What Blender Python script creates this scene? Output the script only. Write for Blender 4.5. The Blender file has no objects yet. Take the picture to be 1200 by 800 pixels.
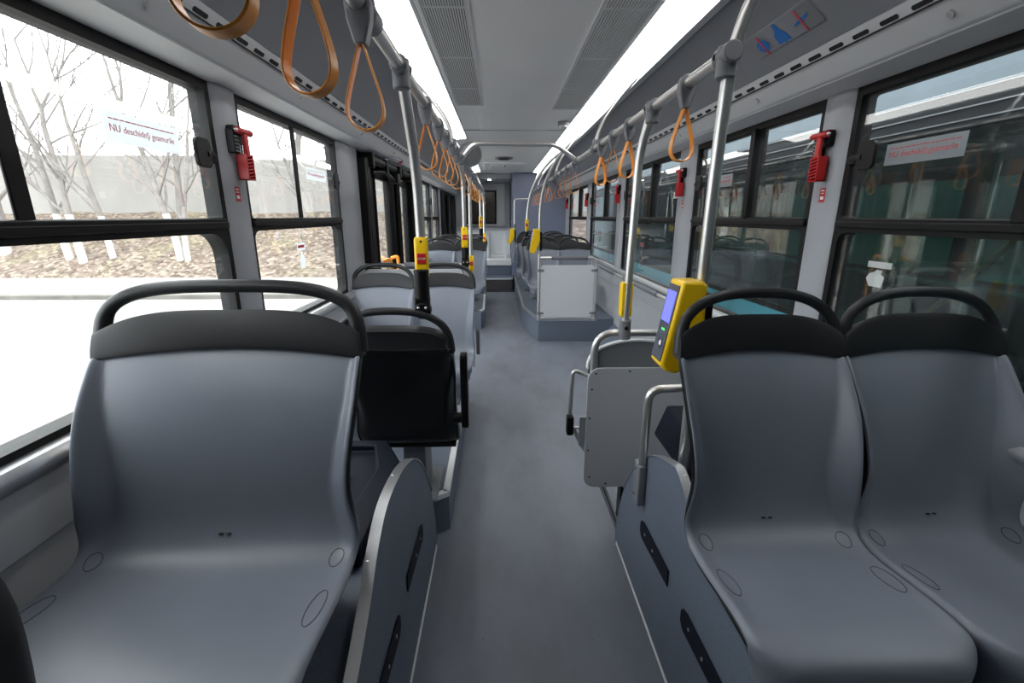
import bpy, bmesh, math, random
from mathutils import Vector, Matrix, noise
random.seed(7)
PI = math.pi
scene = bpy.context.scene
COL = scene.collection
V = Vector

# ------------------------------------------------------------------ materials
def lin(c):
    c = c / 255.0
    return c / 12.92 if c <= .04045 else ((c + .055) / 1.055) ** 2.4
def rgb(r, g, b): return (lin(r), lin(g), lin(b), 1)
def new_mat(name):
    m = bpy.data.materials.new(name); m.use_nodes = True
    nt = m.node_tree
    return m, nt, nt.nodes['Principled BSDF']
def plain(name, c, rough=.5, metal=0, var=0, scale=20, bump=0, bscale=300, spec=None, coat=0, stretch=None):
    m, nt, b = new_mat(name)
    b.inputs['Base Color'].default_value = c
    b.inputs['Roughness'].default_value = rough
    b.inputs['Metallic'].default_value = metal
    if spec is not None: b.inputs['Specular IOR Level'].default_value = spec
    if coat: b.inputs['Coat Weight'].default_value = coat; b.inputs['Coat Roughness'].default_value = .08
    tc = nt.nodes.new('ShaderNodeTexCoord')
    src = tc.outputs['Object']
    if stretch:
        mp = nt.nodes.new('ShaderNodeMapping'); mp.inputs['Scale'].default_value = stretch
        nt.links.new(src, mp.inputs['Vector']); src = mp.outputs['Vector']
    if var:
        n = nt.nodes.new('ShaderNodeTexNoise'); n.inputs['Scale'].default_value = scale; n.inputs['Detail'].default_value = 5
        r = nt.nodes.new('ShaderNodeValToRGB')
        r.color_ramp.elements[0].position = .3; r.color_ramp.elements[1].position = .7
        r.color_ramp.elements[0].color = tuple(x * (1 - var) for x in c[:3]) + (1,)
        r.color_ramp.elements[1].color = tuple(min(1, x * (1 + var)) for x in c[:3]) + (1,)
        nt.links.new(src, n.inputs['Vector']); nt.links.new(n.outputs['Fac'], r.inputs['Fac'])
        nt.links.new(r.outputs['Color'], b.inputs['Base Color'])
    if bump:
        n = nt.nodes.new('ShaderNodeTexNoise'); n.inputs['Scale'].default_value = bscale; n.inputs['Detail'].default_value = 2
        bp = nt.nodes.new('ShaderNodeBump'); bp.inputs['Strength'].default_value = bump; bp.inputs['Distance'].default_value = .002
        nt.links.new(src, n.inputs['Vector']); nt.links.new(n.outputs['Fac'], bp.inputs['Height'])
        nt.links.new(bp.outputs['Normal'], b.inputs['Normal'])
    return m
def emit(name, c, s):
    m, nt, b = new_mat(name)
    b.inputs['Base Color'].default_value = c
    b.inputs['Emission Color'].default_value = c
    b.inputs['Emission Strength'].default_value = s
    return m
def glass(name, tint, refl=1.0, rough=0.0, dirt=0.0):
    m, nt, b = new_mat(name)
    nt.nodes.remove(b)
    out = nt.nodes['Material Output']
    tr = nt.nodes.new('ShaderNodeBsdfTransparent'); tr.inputs['Color'].default_value = tint
    gl = nt.nodes.new('ShaderNodeBsdfGlossy'); gl.inputs['Roughness'].default_value = rough
    gl.inputs['Color'].default_value = (refl, refl, refl, 1)
    fr = nt.nodes.new('ShaderNodeFresnel'); fr.inputs['IOR'].default_value = 1.5
    geo = nt.nodes.new('ShaderNodeNewGeometry')
    mx0 = nt.nodes.new('ShaderNodeMixRGB')   # same index on both faces of the thin pane
    # fresnel with backfacing handled by the pane being solid: use 1.5 on both
    mix = nt.nodes.new('ShaderNodeMixShader')
    lw = nt.nodes.new('ShaderNodeLayerWeight'); lw.inputs['Blend'].default_value = .5
    nt.nodes.remove(fr); nt.nodes.remove(mx0)
    # schlick from facing term
    p = nt.nodes.new('ShaderNodeMath'); p.operation = 'POWER'; p.inputs[1].default_value = 5
    a = nt.nodes.new('ShaderNodeMath'); a.operation = 'MULTIPLY_ADD'; a.inputs[1].default_value = .96; a.inputs[2].default_value = .04
    nt.links.new(lw.outputs['Facing'], p.inputs[0]); nt.links.new(p.outputs[0], a.inputs[0])
    nt.links.new(a.outputs[0], mix.inputs['Fac'])
    nt.links.new(tr.outputs[0], mix.inputs[1]); nt.links.new(gl.outputs[0], mix.inputs[2])
    last = mix.outputs[0]
    if dirt:
        df = nt.nodes.new('ShaderNodeBsdfDiffuse'); df.inputs['Color'].default_value = (.55, .6, .6, 1)
        n = nt.nodes.new('ShaderNodeTexNoise'); n.inputs['Scale'].default_value = 9; n.inputs['Detail'].default_value = 8
        tc = nt.nodes.new('ShaderNodeTexCoord'); mp = nt.nodes.new('ShaderNodeMapping'); mp.inputs['Scale'].default_value = (1, 3, .35)
        nt.links.new(tc.outputs['Object'], mp.inputs[0]); nt.links.new(mp.outputs[0], n.inputs['Vector'])
        mm = nt.nodes.new('ShaderNodeMath'); mm.operation = 'MULTIPLY'; mm.inputs[1].default_value = dirt
        nt.links.new(n.outputs['Fac'], mm.inputs[0])
        m2 = nt.nodes.new('ShaderNodeMixShader'); nt.links.new(mm.outputs[0], m2.inputs['Fac'])
        nt.links.new(last, m2.inputs[1]); nt.links.new(df.outputs[0], m2.inputs[2]); last = m2.outputs[0]
    nt.links.new(last, out.inputs['Surface'])
    return m

M = {}
M['seat'] = plain('seat_plastic', rgb(122, 128, 140), .36, var=.05, scale=5, bump=.12, bscale=700)
M['seat_back'] = plain('seat_shell_black', rgb(16, 17, 19), .32, bump=.08, bscale=500)
M['cap'] = plain('cap_plastic', rgb(34, 35, 38), .42, bump=.1, bscale=600, spec=.4)
M['oval'] = plain('oval_groove', rgb(70, 74, 83), .5)
M['hole'] = plain('hole_black', rgb(8, 8, 9), .7)
M['black'] = plain('black_plastic', rgb(13, 13, 15), .45, bump=.1, bscale=500, spec=.25)
M['rubber'] = plain('black_rubber', rgb(8, 8, 9), .55, spec=.3)
M['steel'] = plain('brushed_steel', rgb(214, 213, 211), .36, .9, var=.06, scale=8, stretch=(60, 60, 2))
M['alu'] = plain('aluminium_trim', rgb(205, 207, 210), .35, .85, var=.05, scale=60, stretch=(1, 12, 1))
M['greyplas'] = plain('grey_clamp_plastic', rgb(122, 124, 130), .45)
M['orange'] = plain('orange_strap', rgb(242, 154, 52), .35, var=.04, scale=30)
M['yellow'] = plain('yellow_plastic', rgb(255, 208, 14), .4, coat=.1)
M['red'] = plain('red_plastic', rgb(190, 32, 36), .38)
M['redprint'] = plain('red_print', rgb(214, 60, 68), .6)
M['blueprint'] = plain('blue_print', rgb(38, 112, 190), .6)
M['white'] = plain('white_print', rgb(232, 234, 236), .5)
M['ceiling'] = plain('ceiling_laminate', rgb(238, 238, 238), .5, var=.02, scale=3)
M['cove'] = plain('cove_laminate', rgb(128, 130, 136), .4, var=.03, scale=4)
M['duct'] = plain('duct_paint', rgb(194, 196, 199), .38, var=.02, scale=4)
M['soffit'] = plain('soffit_daylight_tone', rgb(225, 226, 228), .5)  # paler than the duct paint, standing in for daylight bounced up from outside
M['wall'] = plain('wall_laminate', rgb(170, 173, 178), .45, var=.03, scale=6, bump=.06, bscale=350)
M['pillar'] = plain('pillar_paint', rgb(158, 161, 167), .4, bump=.08, bscale=400)
M['lav'] = plain('tower_laminate', rgb(122, 130, 152), .4, var=.03, scale=4)
M['rearwhite'] = plain('rear_moulding', rgb(228, 230, 232), .45, var=.02, scale=5)
M['tray'] = plain('navy_moulding', rgb(15, 20, 34), .6, spec=.2, bump=.15, bscale=400)
M['grille'] = plain('grille_paint', rgb(214, 215, 217), .45)
M['dark'] = plain('dark_cavity', rgb(40, 41, 44), .7)
M['panelwhite'] = plain('partition_laminate', rgb(214, 217, 221), .35)
M['panelgrey'] = plain('back_panel_laminate', rgb(182, 185, 190), .35)
M['led'] = emit('led_diffuser', (1, .99, .97, 1), 5.2)
M['down'] = emit('downlight_lens', (1, .98, .94, 1), 30.0)
M['screen'] = emit('lit_screen', rgb(105, 110, 235), .9)
M['greenled'] = emit('green_led', (.05, 1, .12, 1), 2.5)
M['glassblack'] = plain('black_glass', rgb(84, 88, 100), .15)
M['pane'] = glass('window_glass', (.94, .96, .955, 1), 1, dirt=.03)  # dirt film, thickened so its pale veil also stands in for glare
M['padgrey'] = plain('grey_grip', rgb(110, 112, 119), .6)

# floor: vinyl with flecks, scuffs and dirt
def floor_mat(name, base, dirt=.5):
    m, nt, b = new_mat(name)
    N = nt.nodes; L = nt.links
    tc = N.new('ShaderNodeTexCoord')
    n1 = N.new('ShaderNodeTexNoise'); n1.inputs['Scale'].default_value = 2.2; n1.inputs['Detail'].default_value = 8; n1.inputs['Roughness'].default_value = .62
    mp = N.new('ShaderNodeMapping'); mp.inputs['Scale'].default_value = (1.5, .7, 1)
    L.new(tc.outputs['Object'], mp.inputs[0]); L.new(mp.outputs[0], n1.inputs['Vector'])
    r1 = N.new('ShaderNodeValToRGB'); r1.color_ramp.elements[0].position = .44; r1.color_ramp.elements[1].position = .95
    L.new(n1.outputs['Fac'], r1.inputs['Fac'])
    n2 = N.new('ShaderNodeTexNoise'); n2.inputs['Scale'].default_value = 420; n2.inputs['Detail'].default_value = 1
    L.new(tc.outputs['Object'], n2.inputs['Vector'])
    r2 = N.new('ShaderNodeValToRGB'); r2.color_ramp.elements[0].position = .4; r2.color_ramp.elements[1].position = .7
    r2.color_ramp.elements[0].color = tuple(x * .86 for x in base[:3]) + (1,); r2.color_ramp.elements[1].color = tuple(x * 1.15 for x in base[:3]) + (1,)
    L.new(n2.outputs['Fac'], r2.inputs['Fac'])
    mx = N.new('ShaderNodeMixRGB'); mx.inputs['Color2'].default_value = rgb(86, 84, 82)
    ml = N.new('ShaderNodeMath'); ml.operation = 'MULTIPLY'; ml.inputs[1].default_value = dirt
    L.new(r1.outputs['Color'], ml.inputs[0]); L.new(ml.outputs[0], mx.inputs['Fac']); L.new(r2.outputs['Color'], mx.inputs['Color1'])
    # sparse light grit spots
    v = N.new('ShaderNodeTexVoronoi'); v.inputs['Scale'].default_value = 7
    L.new(tc.outputs['Object'], v.inputs['Vector'])
    c = N.new('ShaderNodeMath'); c.operation = 'LESS_THAN'; c.inputs[1].default_value = .035
    L.new(v.outputs['Distance'], c.inputs[0])
    m3 = N.new('ShaderNodeMath'); m3.operation = 'MULTIPLY'; m3.inputs[1].default_value = .35 * dirt
    L.new(c.outputs[0], m3.inputs[0])
    mx2 = N.new('ShaderNodeMixRGB'); mx2.inputs['Color2'].default_value = rgb(70, 66, 62)
    L.new(m3.outputs[0], mx2.inputs['Fac']); L.new(mx.outputs[0], mx2.inputs['Color1'])
    L.new(mx2.outputs[0], b.inputs['Base Color'])
    rr = N.new('ShaderNodeMapRange'); rr.inputs['To Min'].default_value = .34; rr.inputs['To Max'].default_value = .6
    L.new(n1.outputs['Fac'], rr.inputs['Value']); L.new(rr.outputs[0], b.inputs['Roughness'])
    bp = N.new('ShaderNodeBump'); bp.inputs['Strength'].default_value = .15; bp.inputs['Distance'].default_value = .001
    L.new(n2.outputs['Fac'], bp.inputs['Height']); L.new(bp.outputs[0], b.inputs['Normal'])
    return m
M['floor'] = floor_mat('vinyl_floor', rgb(124, 130, 142), .8)
M['vinyl'] = floor_mat('vinyl_podium', rgb(104, 114, 130), .12)

# ------------------------------------------------------------------ mesh builder
class G:
    def __init__(s): s.v = []; s.f = []; s.marks = []
    def add(s, vs, fs):
        o = len(s.v); s.marks.append((o, len(s.f))); s.v += [V(p) for p in vs]; s.f += [tuple(i + o for i in f) for f in fs]; return s
    def box(s, x0, x1, y0, y1, z0, z1):
        vs = [(x, y, z) for x in (x0, x1) for y in (y0, y1) for z in (z0, z1)]
        return s.add(vs, [(0, 1, 3, 2), (4, 6, 7, 5), (0, 4, 5, 1), (2, 3, 7, 6), (0, 2, 6, 4), (1, 5, 7, 3)])
    def obox(s, c, sz, mat):
        c = V(c)
        vs = [c + mat @ V((sx * sz[0] / 2, sy * sz[1] / 2, sz_ * sz[2] / 2)) for sx in (-1, 1) for sy in (-1, 1) for sz_ in (-1, 1)]
        return s.add(vs, [(0, 1, 3, 2), (4, 6, 7, 5), (0, 4, 5, 1), (2, 3, 7, 6), (0, 2, 6, 4), (1, 5, 7, 3)])
    def tube(s, pts, r, n=12, closed=False, r2=None, caps=True):
        pts = [V(p) for p in pts]; m = len(pts)
        rs = r if isinstance(r, (list, tuple)) else [r] * m
        tg = []
        for i in range(m):
            if closed: t = pts[(i + 1) % m] - pts[i - 1]
            else: t = pts[min(i + 1, m - 1)] - pts[max(i - 1, 0)]
            tg.append(t.normalized())
        up = V((0, 0, 1)) if abs(tg[0].z) < .9 else V((0, 1, 0))
        nn = (up - tg[0] * up.dot(tg[0])).normalized()
        vs = []
        for i in range(m):
            nn = (nn - tg[i] * nn.dot(tg[i])).normalized(); b = tg[i].cross(nn)
            for k in range(n):
                a = 2 * PI * k / n
                vs.append(pts[i] + nn * math.cos(a) * rs[i] + b * math.sin(a) * (r2 if r2 else rs[i]))
        fs = []
        for i in range(m if closed else m - 1):
            j = (i + 1) % m
            for k in range(n): fs.append((i * n + k, i * n + (k + 1) % n, j * n + (k + 1) % n, j * n + k))
        if not closed and caps:
            fs.append(tuple(range(n - 1, -1, -1))); fs.append(tuple((m - 1) * n + k for k in range(n)))
        return s.add(vs, fs)
    def prism(s, poly, off):
        off = V(off); n = len(poly)
        vs = [V(p) for p in poly] + [V(p) + off for p in poly]
        fs = [tuple(range(n - 1, -1, -1)), tuple(range(n, 2 * n))] + [(i, (i + 1) % n, n + (i + 1) % n, n + i) for i in range(n)]
        return s.add(vs, fs)
    def band(s, path, off, th):
        """ribbon: path of points (list), width vector off, thickness th outward normal approx"""
        pts = [V(p) for p in path]; off = V(off); m = len(pts); vs = []
        for i in range(m):
            t = (pts[min(i + 1, m - 1)] - pts[max(i - 1, 0)]).normalized()
            nn = t.cross(off.normalized())
            for a, b in ((0, 0), (1, 0), (1, 1), (0, 1)): vs.append(pts[i] + off * a + nn * th * b)
        fs = [(0, 1, 2, 3), tuple((m - 1) * 4 + k for k in (3, 2, 1, 0))]
        for i in range(m - 1):
            for k in range(4): fs.append((i * 4 + k, (i + 1) * 4 + k, (i + 1) * 4 + (k + 1) % 4, i * 4 + (k + 1) % 4))
        return s.add(vs, fs)
    def grid(s, fn, nu, nv):
        vs = [fn(i / nu, j / nv) for i in range(nu + 1) for j in range(nv + 1)]
        w = nv + 1
        return s.add(vs, [(i * w + j, (i + 1) * w + j, (i + 1) * w + j + 1, i * w + j + 1) for i in range(nu) for j in range(nv)])
    def ell(s, c, rx, ry, rz, n=16, m=10):
        c = V(c); vs = [c + V((0, 0, rz))]
        for i in range(1, m):
            a = PI * i / m
            for k in range(n):
                b = 2 * PI * k / n
                vs.append(c + V((rx * math.sin(a) * math.cos(b), ry * math.sin(a) * math.sin(b), rz * math.cos(a))))
        vs.append(c - V((0, 0, rz))); fs = []
        for k in range(n): fs.append((0, 1 + k, 1 + (k + 1) % n))
        for i in range(m - 2):
            for k in range(n): fs.append((1 + i * n + k, 1 + (i + 1) * n + k, 1 + (i + 1) * n + (k + 1) % n, 1 + i * n + (k + 1) % n))
        o = 1 + (m - 2) * n
        for k in range(n): fs.append((o + k, len(vs) - 1, o + (k + 1) % n))
        return s.add(vs, fs)
    def each(s, name, mat, root=None, **k):
        """every piece added becomes a part of its own"""
        out = []; mk = s.marks + [(len(s.v), len(s.f))]
        for (a, fa), (b, fb) in zip(mk[:-1], mk[1:]):
            q = G(); q.v = s.v[a:b]; q.f = [tuple(i - a for i in f) for f in s.f[fa:fb]]
            out.append(q.build(name, mat, root, **k))
        return out
    def build(s, name, mat, root=None, bevel=0, solid=0, sub=0, ang=38, seg=2, so=-1):
        me = bpy.data.meshes.new(name)
        o0 = root_loc(root)
        bm = bmesh.new()
        vv = [bm.verts.new(p - o0) for p in s.v]
        for f in s.f:
            try: bm.faces.new([vv[i] for i in f])
            except ValueError: pass
        bmesh.ops.recalc_face_normals(bm, faces=bm.faces)
        for f in bm.faces: f.smooth = True
        for e in bm.edges:
            if len(e.link_faces) == 2 and e.calc_face_angle(0) > math.radians(ang): e.smooth = False
        bm.to_mesh(me); bm.free()
        me.materials.append(mat)
        o = bpy.data.objects.new(name, me); COL.objects.link(o)
        if root is not None: o.parent = root
        if solid:
            md = o.modifiers.new('solid', 'SOLIDIFY'); md.thickness = solid; md.offset = so
        if bevel:
            md = o.modifiers.new('bev', 'BEVEL'); md.width = bevel; md.segments = seg; md.limit_method = 'ANGLE'; md.angle_limit = math.radians(50)
            md.harden_normals = False
        return o
def root_loc(r):
    p = V((0, 0, 0))
    while r is not None: p = p + r.location; r = r.parent
    return p
def cr(pts, k=6, closed=False):
    pts = [V(p) for p in pts]; n = len(pts); out = []
    for i in range(n if closed else n - 1):
        if closed: a, b, c, d = pts[i - 1], pts[i], pts[(i + 1) % n], pts[(i + 2) % n]
        else: a, b, c, d = pts[max(i - 1, 0)], pts[i], pts[i + 1], pts[min(i + 2, n - 1)]
        for j in range(k):
            t = j / k
            out.append(.5 * ((2 * b) + (c - a) * t + (2 * a - 5 * b + 4 * c - d) * t * t + (3 * b - a - 3 * c + d) * t ** 3))
    if not closed: out.append(pts[-1])
    return out
def fil(pts, r=.05, k=6):
    pts = [V(p) for p in pts]; out = [pts[0]]
    for i in range(1, len(pts) - 1):
        a = (pts[i - 1] - pts[i]); b = (pts[i + 1] - pts[i])
        d = min(r, a.length * .48, b.length * .48)
        p0 = pts[i] + a.normalized() * d; p1 = pts[i] + b.normalized() * d
        for j in range(k + 1):
            t = j / k; out.append(p0 * (1 - t) ** 2 + pts[i] * 2 * t * (1 - t) + p1 * t * t)
    out.append(pts[-1]); return out
def rot(ax, ang): return Matrix.Rotation(ang, 3, ax)
def circ(c, r, ax='y', n=20, rz=None):
    rz = rz or r; c = V(c)
    o = []
    for k in range(n):
        a = 2 * PI * k / n; p, q = r * math.cos(a), rz * math.sin(a)
        o.append(c + {'y': V((p, 0, q)), 'x': V((0, p, q)), 'z': V((p, q, 0))}[ax])
    return o

def thing(name, label, cat, loc=(0, 0, 0), group=None):
    o = bpy.data.objects.new(name, None); COL.objects.link(o); o.location = loc
    o.empty_display_size = .05
    o['label'] = label; o['category'] = cat
    if group: o['group'] = group
    return o
def tag(o, label, cat, group=None, kind=None):
    o['label'] = label; o['category'] = cat
    if group: o['group'] = group
    if kind: o['kind'] = kind
    return o
def struct(o, label=None, cat=None):
    o['kind'] = 'structure'
    if label: o['label'] = label
    if cat: o['category'] = cat
    return o
def sroot(name, loc=(0, 0, 0), label=None, cat=None):
    o = bpy.data.objects.new(name, None); COL.objects.link(o); o.location = loc; o.empty_display_size = .05
    return struct(o, label, cat)
def children(o): return list(o.children)
KIDS = {}
def copy_tree(o, parent=None):
    c = o.copy(); COL.objects.link(c); c.parent = parent
    for ch in children(o): copy_tree(ch, c)
    return c
def place(proto, loc, rz=0, label=None, group=None):
    c = copy_tree(proto); c.location = loc; c.rotation_euler = (0, 0, rz)
    if label: c['label'] = label
    if group: c['group'] = group
    return c
def text_mesh(name, body, size, mat, root, origin, xdir, ydir, depth=.0006, align='LEFT'):
    cu = bpy.data.curves.new(name, 'FONT'); cu.body = body; cu.size = size; cu.align_x = align; cu.extrude = depth
    t = bpy.data.objects.new(name + '_tmp', cu); COL.objects.link(t)
    bpy.context.view_layer.update()
    dg = bpy.context.evaluated_depsgraph_get()
    me = bpy.data.meshes.new_from_object(t.evaluated_get(dg))
    bpy.data.objects.remove(t)
    X = V(xdir).normalized(); Y = V(ydir).normalized(); Z = X.cross(Y)
    o0 = V(origin) - root_loc(root)
    for v in me.vertices: v.co = o0 + X * v.co.x + Y * v.co.y + Z * v.co.z
    me.materials.clear(); me.materials.append(mat)
    o = bpy.data.objects.new(name, me); COL.objects.link(o); o.parent = root
    return o

YB, YF, YR = -1.6, -1.6, 11.3        # bus interior from behind the camera to the rear wall
W = 1.2; RAILX = .42; RAILZ = 1.84

# ------------------------------------------------------------------ shell of the bus
struct(G().box(-1.26, 1.26, YF, YR + .1, -.12, 0).build('floor', M['floor']), 'blue-grey speckled vinyl aisle floor', 'floor')
# centre ceiling, with the channels of the light strips left out
g = G(); g.box(-.5, .5, YF, YR, 2.27, 2.33)
g.box(-.335, .335, YF, YR, 2.266, 2.27)
struct(g.build('ceiling', M['ceiling'], bevel=.003), 'flat pale grey centre panel of the bus ceiling', 'ceiling')
struct(G().box(-1.27, 1.27, YF, YR, 2.36, 2.4).build('ceiling', M['ceiling']), 'roof skin above the ceiling lining', 'ceiling')
struct(G().box(-.5, .5, 4.965, 4.972, 2.262, 2.268).build('trim_1', M['greyplas']), 'thin transverse joint strip across the centre ceiling', 'trim')
tn = [1]
def trim(g, mat, label, **k):
    tn[0] += 1
    return struct(g.build('trim_%d' % tn[0], mat, **k), label, 'trim')
for sg, side in ((-1, 'left'), (1, 'right')):
    # edge rail of the light channel + cove + duct
    g = G(); g.prism([(sg * .665, YF, 2.216), (sg * .70, YF, 2.214), (sg * .70, YF, 2.30), (sg * .665, YF, 2.30)], (0, YR - YF, 0))
    trim(g, M['alu'], 'bright metal edge strip of the %s light channel' % side, bevel=.002)
    cove = [(.70, 2.24), (.74, 2.225), (.80, 2.19), (.87, 2.135), (.94, 2.075), (.985, 2.03)]
    g = G()
    poly = [(sg * x, YF, z) for x, z in cr([V((a, b, 0)) for a, b in cove], 4) and [(p.x, p.y) for p in cr([V((a, b, 0)) for a, b in cove], 4)]]
    poly = poly + [(sg * 1.02, YF, 2.05), (sg * .72, YF, 2.30), (sg * .70, YF, 2.30)]
    g.prism(poly, (0, YR - YF, 0))
    o = trim(g, M['cove'], 'grey curved cove panel above the %s windows' % side)
    duct = [(.985, 2.035), (.99, 2.022), (1.012, 1.995), (1.055, 1.935), (1.062, 1.928), (1.07, 1.926), (1.2, 1.915), (1.25, 1.915), (1.25, 2.1), (1.03, 2.07)]
    g = G(); g.prism([(sg * x, YF, z) for x, z in duct], (0, YR - YF, 0))
    dt = trim(g, M['duct'], 'light grey air duct running above the %s windows' % side)
    g = G(); g.prism([(sg * x, YF, z) for x, z in ((1.066, 1.9265), (1.07, 1.9225), (1.198, 1.9125), (1.198, 1.9165))], (0, YR - YF, 0))
    trim(g, M['soffit'], 'underside strip of the %s air duct, daylight from the windows painted in pale' % side)
    # air slots: a row of rounded dark slots in the duct face
    a = V((sg * .990, 0, 2.022)); b = V((sg * 1.012, 0, 1.995)); d = (b - a).normalized(); nrm = V((-sg, 0, 0)) ; nrm = (nrm - d * nrm.dot(d)).normalized()
    g = G(); y = .2
    while y < YR - .1:
        c = (a + b) / 2 + V((0, y, 0)); hw = .0075; L = .034
        pts = []
        for k in range(14):
            an = 2 * PI * k / 14
            pts.append(c + d * hw * math.sin(an) + V((0, (L - hw) * (1 if math.cos(an) > 0 else -1) + hw * math.cos(an), 0)) - nrm * .004)
        g.prism(pts, nrm * .005)
        y += .112
    g.build('air_slot', M['hole'], dt)
    # small fasteners on the duct face
    g = G()
    for k in range(12):
        c = V((sg * 1.035, .45 + k * .95 - .03, 1.963)); n2 = V((-sg * .81, 0, -.58))
        g.tube([c, c + n2 * .006], .011, 14)
    g.each('duct_fastener', M['steel'], dt)
    g = G(); g.prism([(sg * 1.008, YF, 2.0), (sg * 1.0045, YF, 1.997), (sg * 1.0075, YF, 1.993), (sg * 1.011, YF, 1.996)], (0, YR - YF, 0))
    g.build('duct_seam', M['dark'], dt)

# light strips
def strip(sg, y0, y1, label, joints=()):
    t = thing('ceiling_light', label, 'ceiling light', (sg * .58, (y0 + y1) / 2, 2.26), 'ceiling light strips')
    G().prism([(sg * .503, y0, 2.262), (sg * .66, y0, 2.226), (sg * .66, y0, 2.275), (sg * .503, y0, 2.285)], (0, y1 - y0, 0)).build('diffuser', M['led'], t)
    g = G(); g.box(min(sg * .5, sg * .664), max(sg * .5, sg * .664), y0 - .012, y0, 2.243, 2.3); g.box(min(sg * .5, sg * .664), max(sg * .5, sg * .664), y1, y1 + .012, 2.243, 2.3)
    g.prism([(sg * .49, y0, 2.262), (sg * .503, y0, 2.262), (sg * .503, y0, 2.29), (sg * .49, y0, 2.29)], (0, y1 - y0, 0))
    g.box(min(sg * .5, sg * .664), max(sg * .5, sg * .664), y0, y1, 2.302, 2.31)
    g.build('housing', M['duct'], t)
    for y in joints: G().prism([(sg * .503, y, 2.2605), (sg * .662, y, 2.2245), (sg * .662, y, 2.227), (sg * .503, y, 2.263)], (0, .012, 0)).build('joint_cover', M['duct'], t)
strip(-1, .6, 5.38, 'long white light strip in the left ceiling, nearest part')
strip(-1, 6.35, 9.3, 'short white light strip in the left ceiling, beyond the crossbar and the gap')
strip(1, .6, 9.4, 'long unbroken white light strip in the right ceiling')
# fill the gaps of the channels
g = G(); g.box(-.665, -.49, 5.395, 6.335, 2.262, 2.3); g.box(-.665, -.49, 9.32, YR, 2.262, 2.3); g.box(.49, .665, 9.42, YR, 2.262, 2.3)
trim(g, M['ceiling'], 'pale blank covers where the light channels have no lamp')

# ceiling grilles
def grille(x0, x1, y0, y1, label):
    t = thing('ceiling_vent', label, 'ceiling vent', ((x0 + x1) / 2, (y0 + y1) / 2, 2.264), 'ceiling air grilles')
    G().box(x0, x1, y0, y1, 2.2645, 2.2658).build('backing', M['dark'], t)
    g = G(); w = .014
    for b in ((x0 - w, x0, y0 - w, y1 + w), (x1, x1 + w, y0 - w, y1 + w), (x0, x1, y0 - w, y0), (x0, x1, y1, y1 + w)): g.box(b[0], b[1], b[2], b[3], 2.2565, 2.2658)
    g.build('frame', M['grille'], t, bevel=.001)
    g = G(); n = 17; p = (x1 - x0) / n
    for k in range(n):
        x = x0 + p * (k + .5); g.prism([(x - p * .34, y0, 2.2645), (x - p * .30, y0, 2.260), (x + p * .30, y0, 2.260), (x + p * .34, y0, 2.2645)], (0, y1 - y0, 0))
    y = y0 + .1
    while y < y1: g.box(x0, x1, y, y + .006, 2.2585, 2.2645); y += .62
    g.build('slats', M['grille'], t)
    for s in (x0 - w / 2, x1 + w / 2):
        g = G(); y = y0 + .3
        while y < y1: g.tube([(s, y, 2.2565), (s, y, 2.2545)], .004, 8); y += .62
        g.each('screw', M['steel'], t)
grille(-.462, -.282, .2, 3.87, 'long ribbed return-air grille in the ceiling beside the left light strip')
grille(.272, .478, .2, 3.99, 'long ribbed return-air grille in the ceiling beside the right light strip')
# roof hatch
t = thing('roof_hatch', 'recessed white roof hatch in the centre of the ceiling', 'hatch', (-.05, 8.3, 2.26))
G().box(-.40, .28, 7.75, 8.9, 2.24, 2.2655).build('frame', M['white'], t, bevel=.012, seg=3)
G().box(-.30, .18, 7.87, 8.77, 2.232, 2.241).build('lid', M['white'], t, bevel=.006)
G().tube([(-.06, 7.9, 2.225), (-.06, 8.0, 2.225)], .012, 8).build('handle', M['greyplas'], t)
t = thing('air_diffuser', 'small round dark diffuser in the ceiling in front of the hatch', 'air diffuser', (-.08, 7.2, 2.26))
G().tube([(-.08, 7.2, 2.2665), (-.08, 7.2, 2.25)], .13, 28).build('ring', M['greyplas'], t, bevel=.004)
G().tube([(-.08, 7.2, 2.2505), (-.08, 7.2, 2.238)], .085, 24).build('centre_disc', M['dark'], t)
t = thing('camera_dome', 'small silver surveillance dome on the ceiling beside the right light strip', 'camera', (.43, 4.55, 2.26))
G().tube([(.43, 4.55, 2.2655), (.43, 4.55, 2.235)], .05, 22).build('base', M['greyplas'], t, bevel=.003)
G().ell((.43, 4.55, 2.235), .04, .04, .038, 20, 12).build('lens', M['steel'], t)

# ------------------------------------------------------------------ side walls, windows
def wall_side(sg, name, gaps, label):
    g = G(); x0, x1 = sorted((sg * W, sg * 1.27))
    y = YF
    zt = .87 if sg > 0 else .93
    for a, b in gaps: g.box(x0, x1, y, a, 0, zt); y = b
    g.box(x0, x1, y, YR, 0, zt)
    g.box(x0, x1, YF, -.1, zt, 1.93)  # blank wall above sill height behind the camera, added to block side light
    struct(g.build(name, M['wall']), label, 'wall')
wall_side(-1, 'wall_left', [(3.6, 5.98), (8.4, 10.5)], 'light grey panel wall below the left windows')
wall_side(1, 'wall_right', [], 'light grey panel wall below the right windows')
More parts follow.
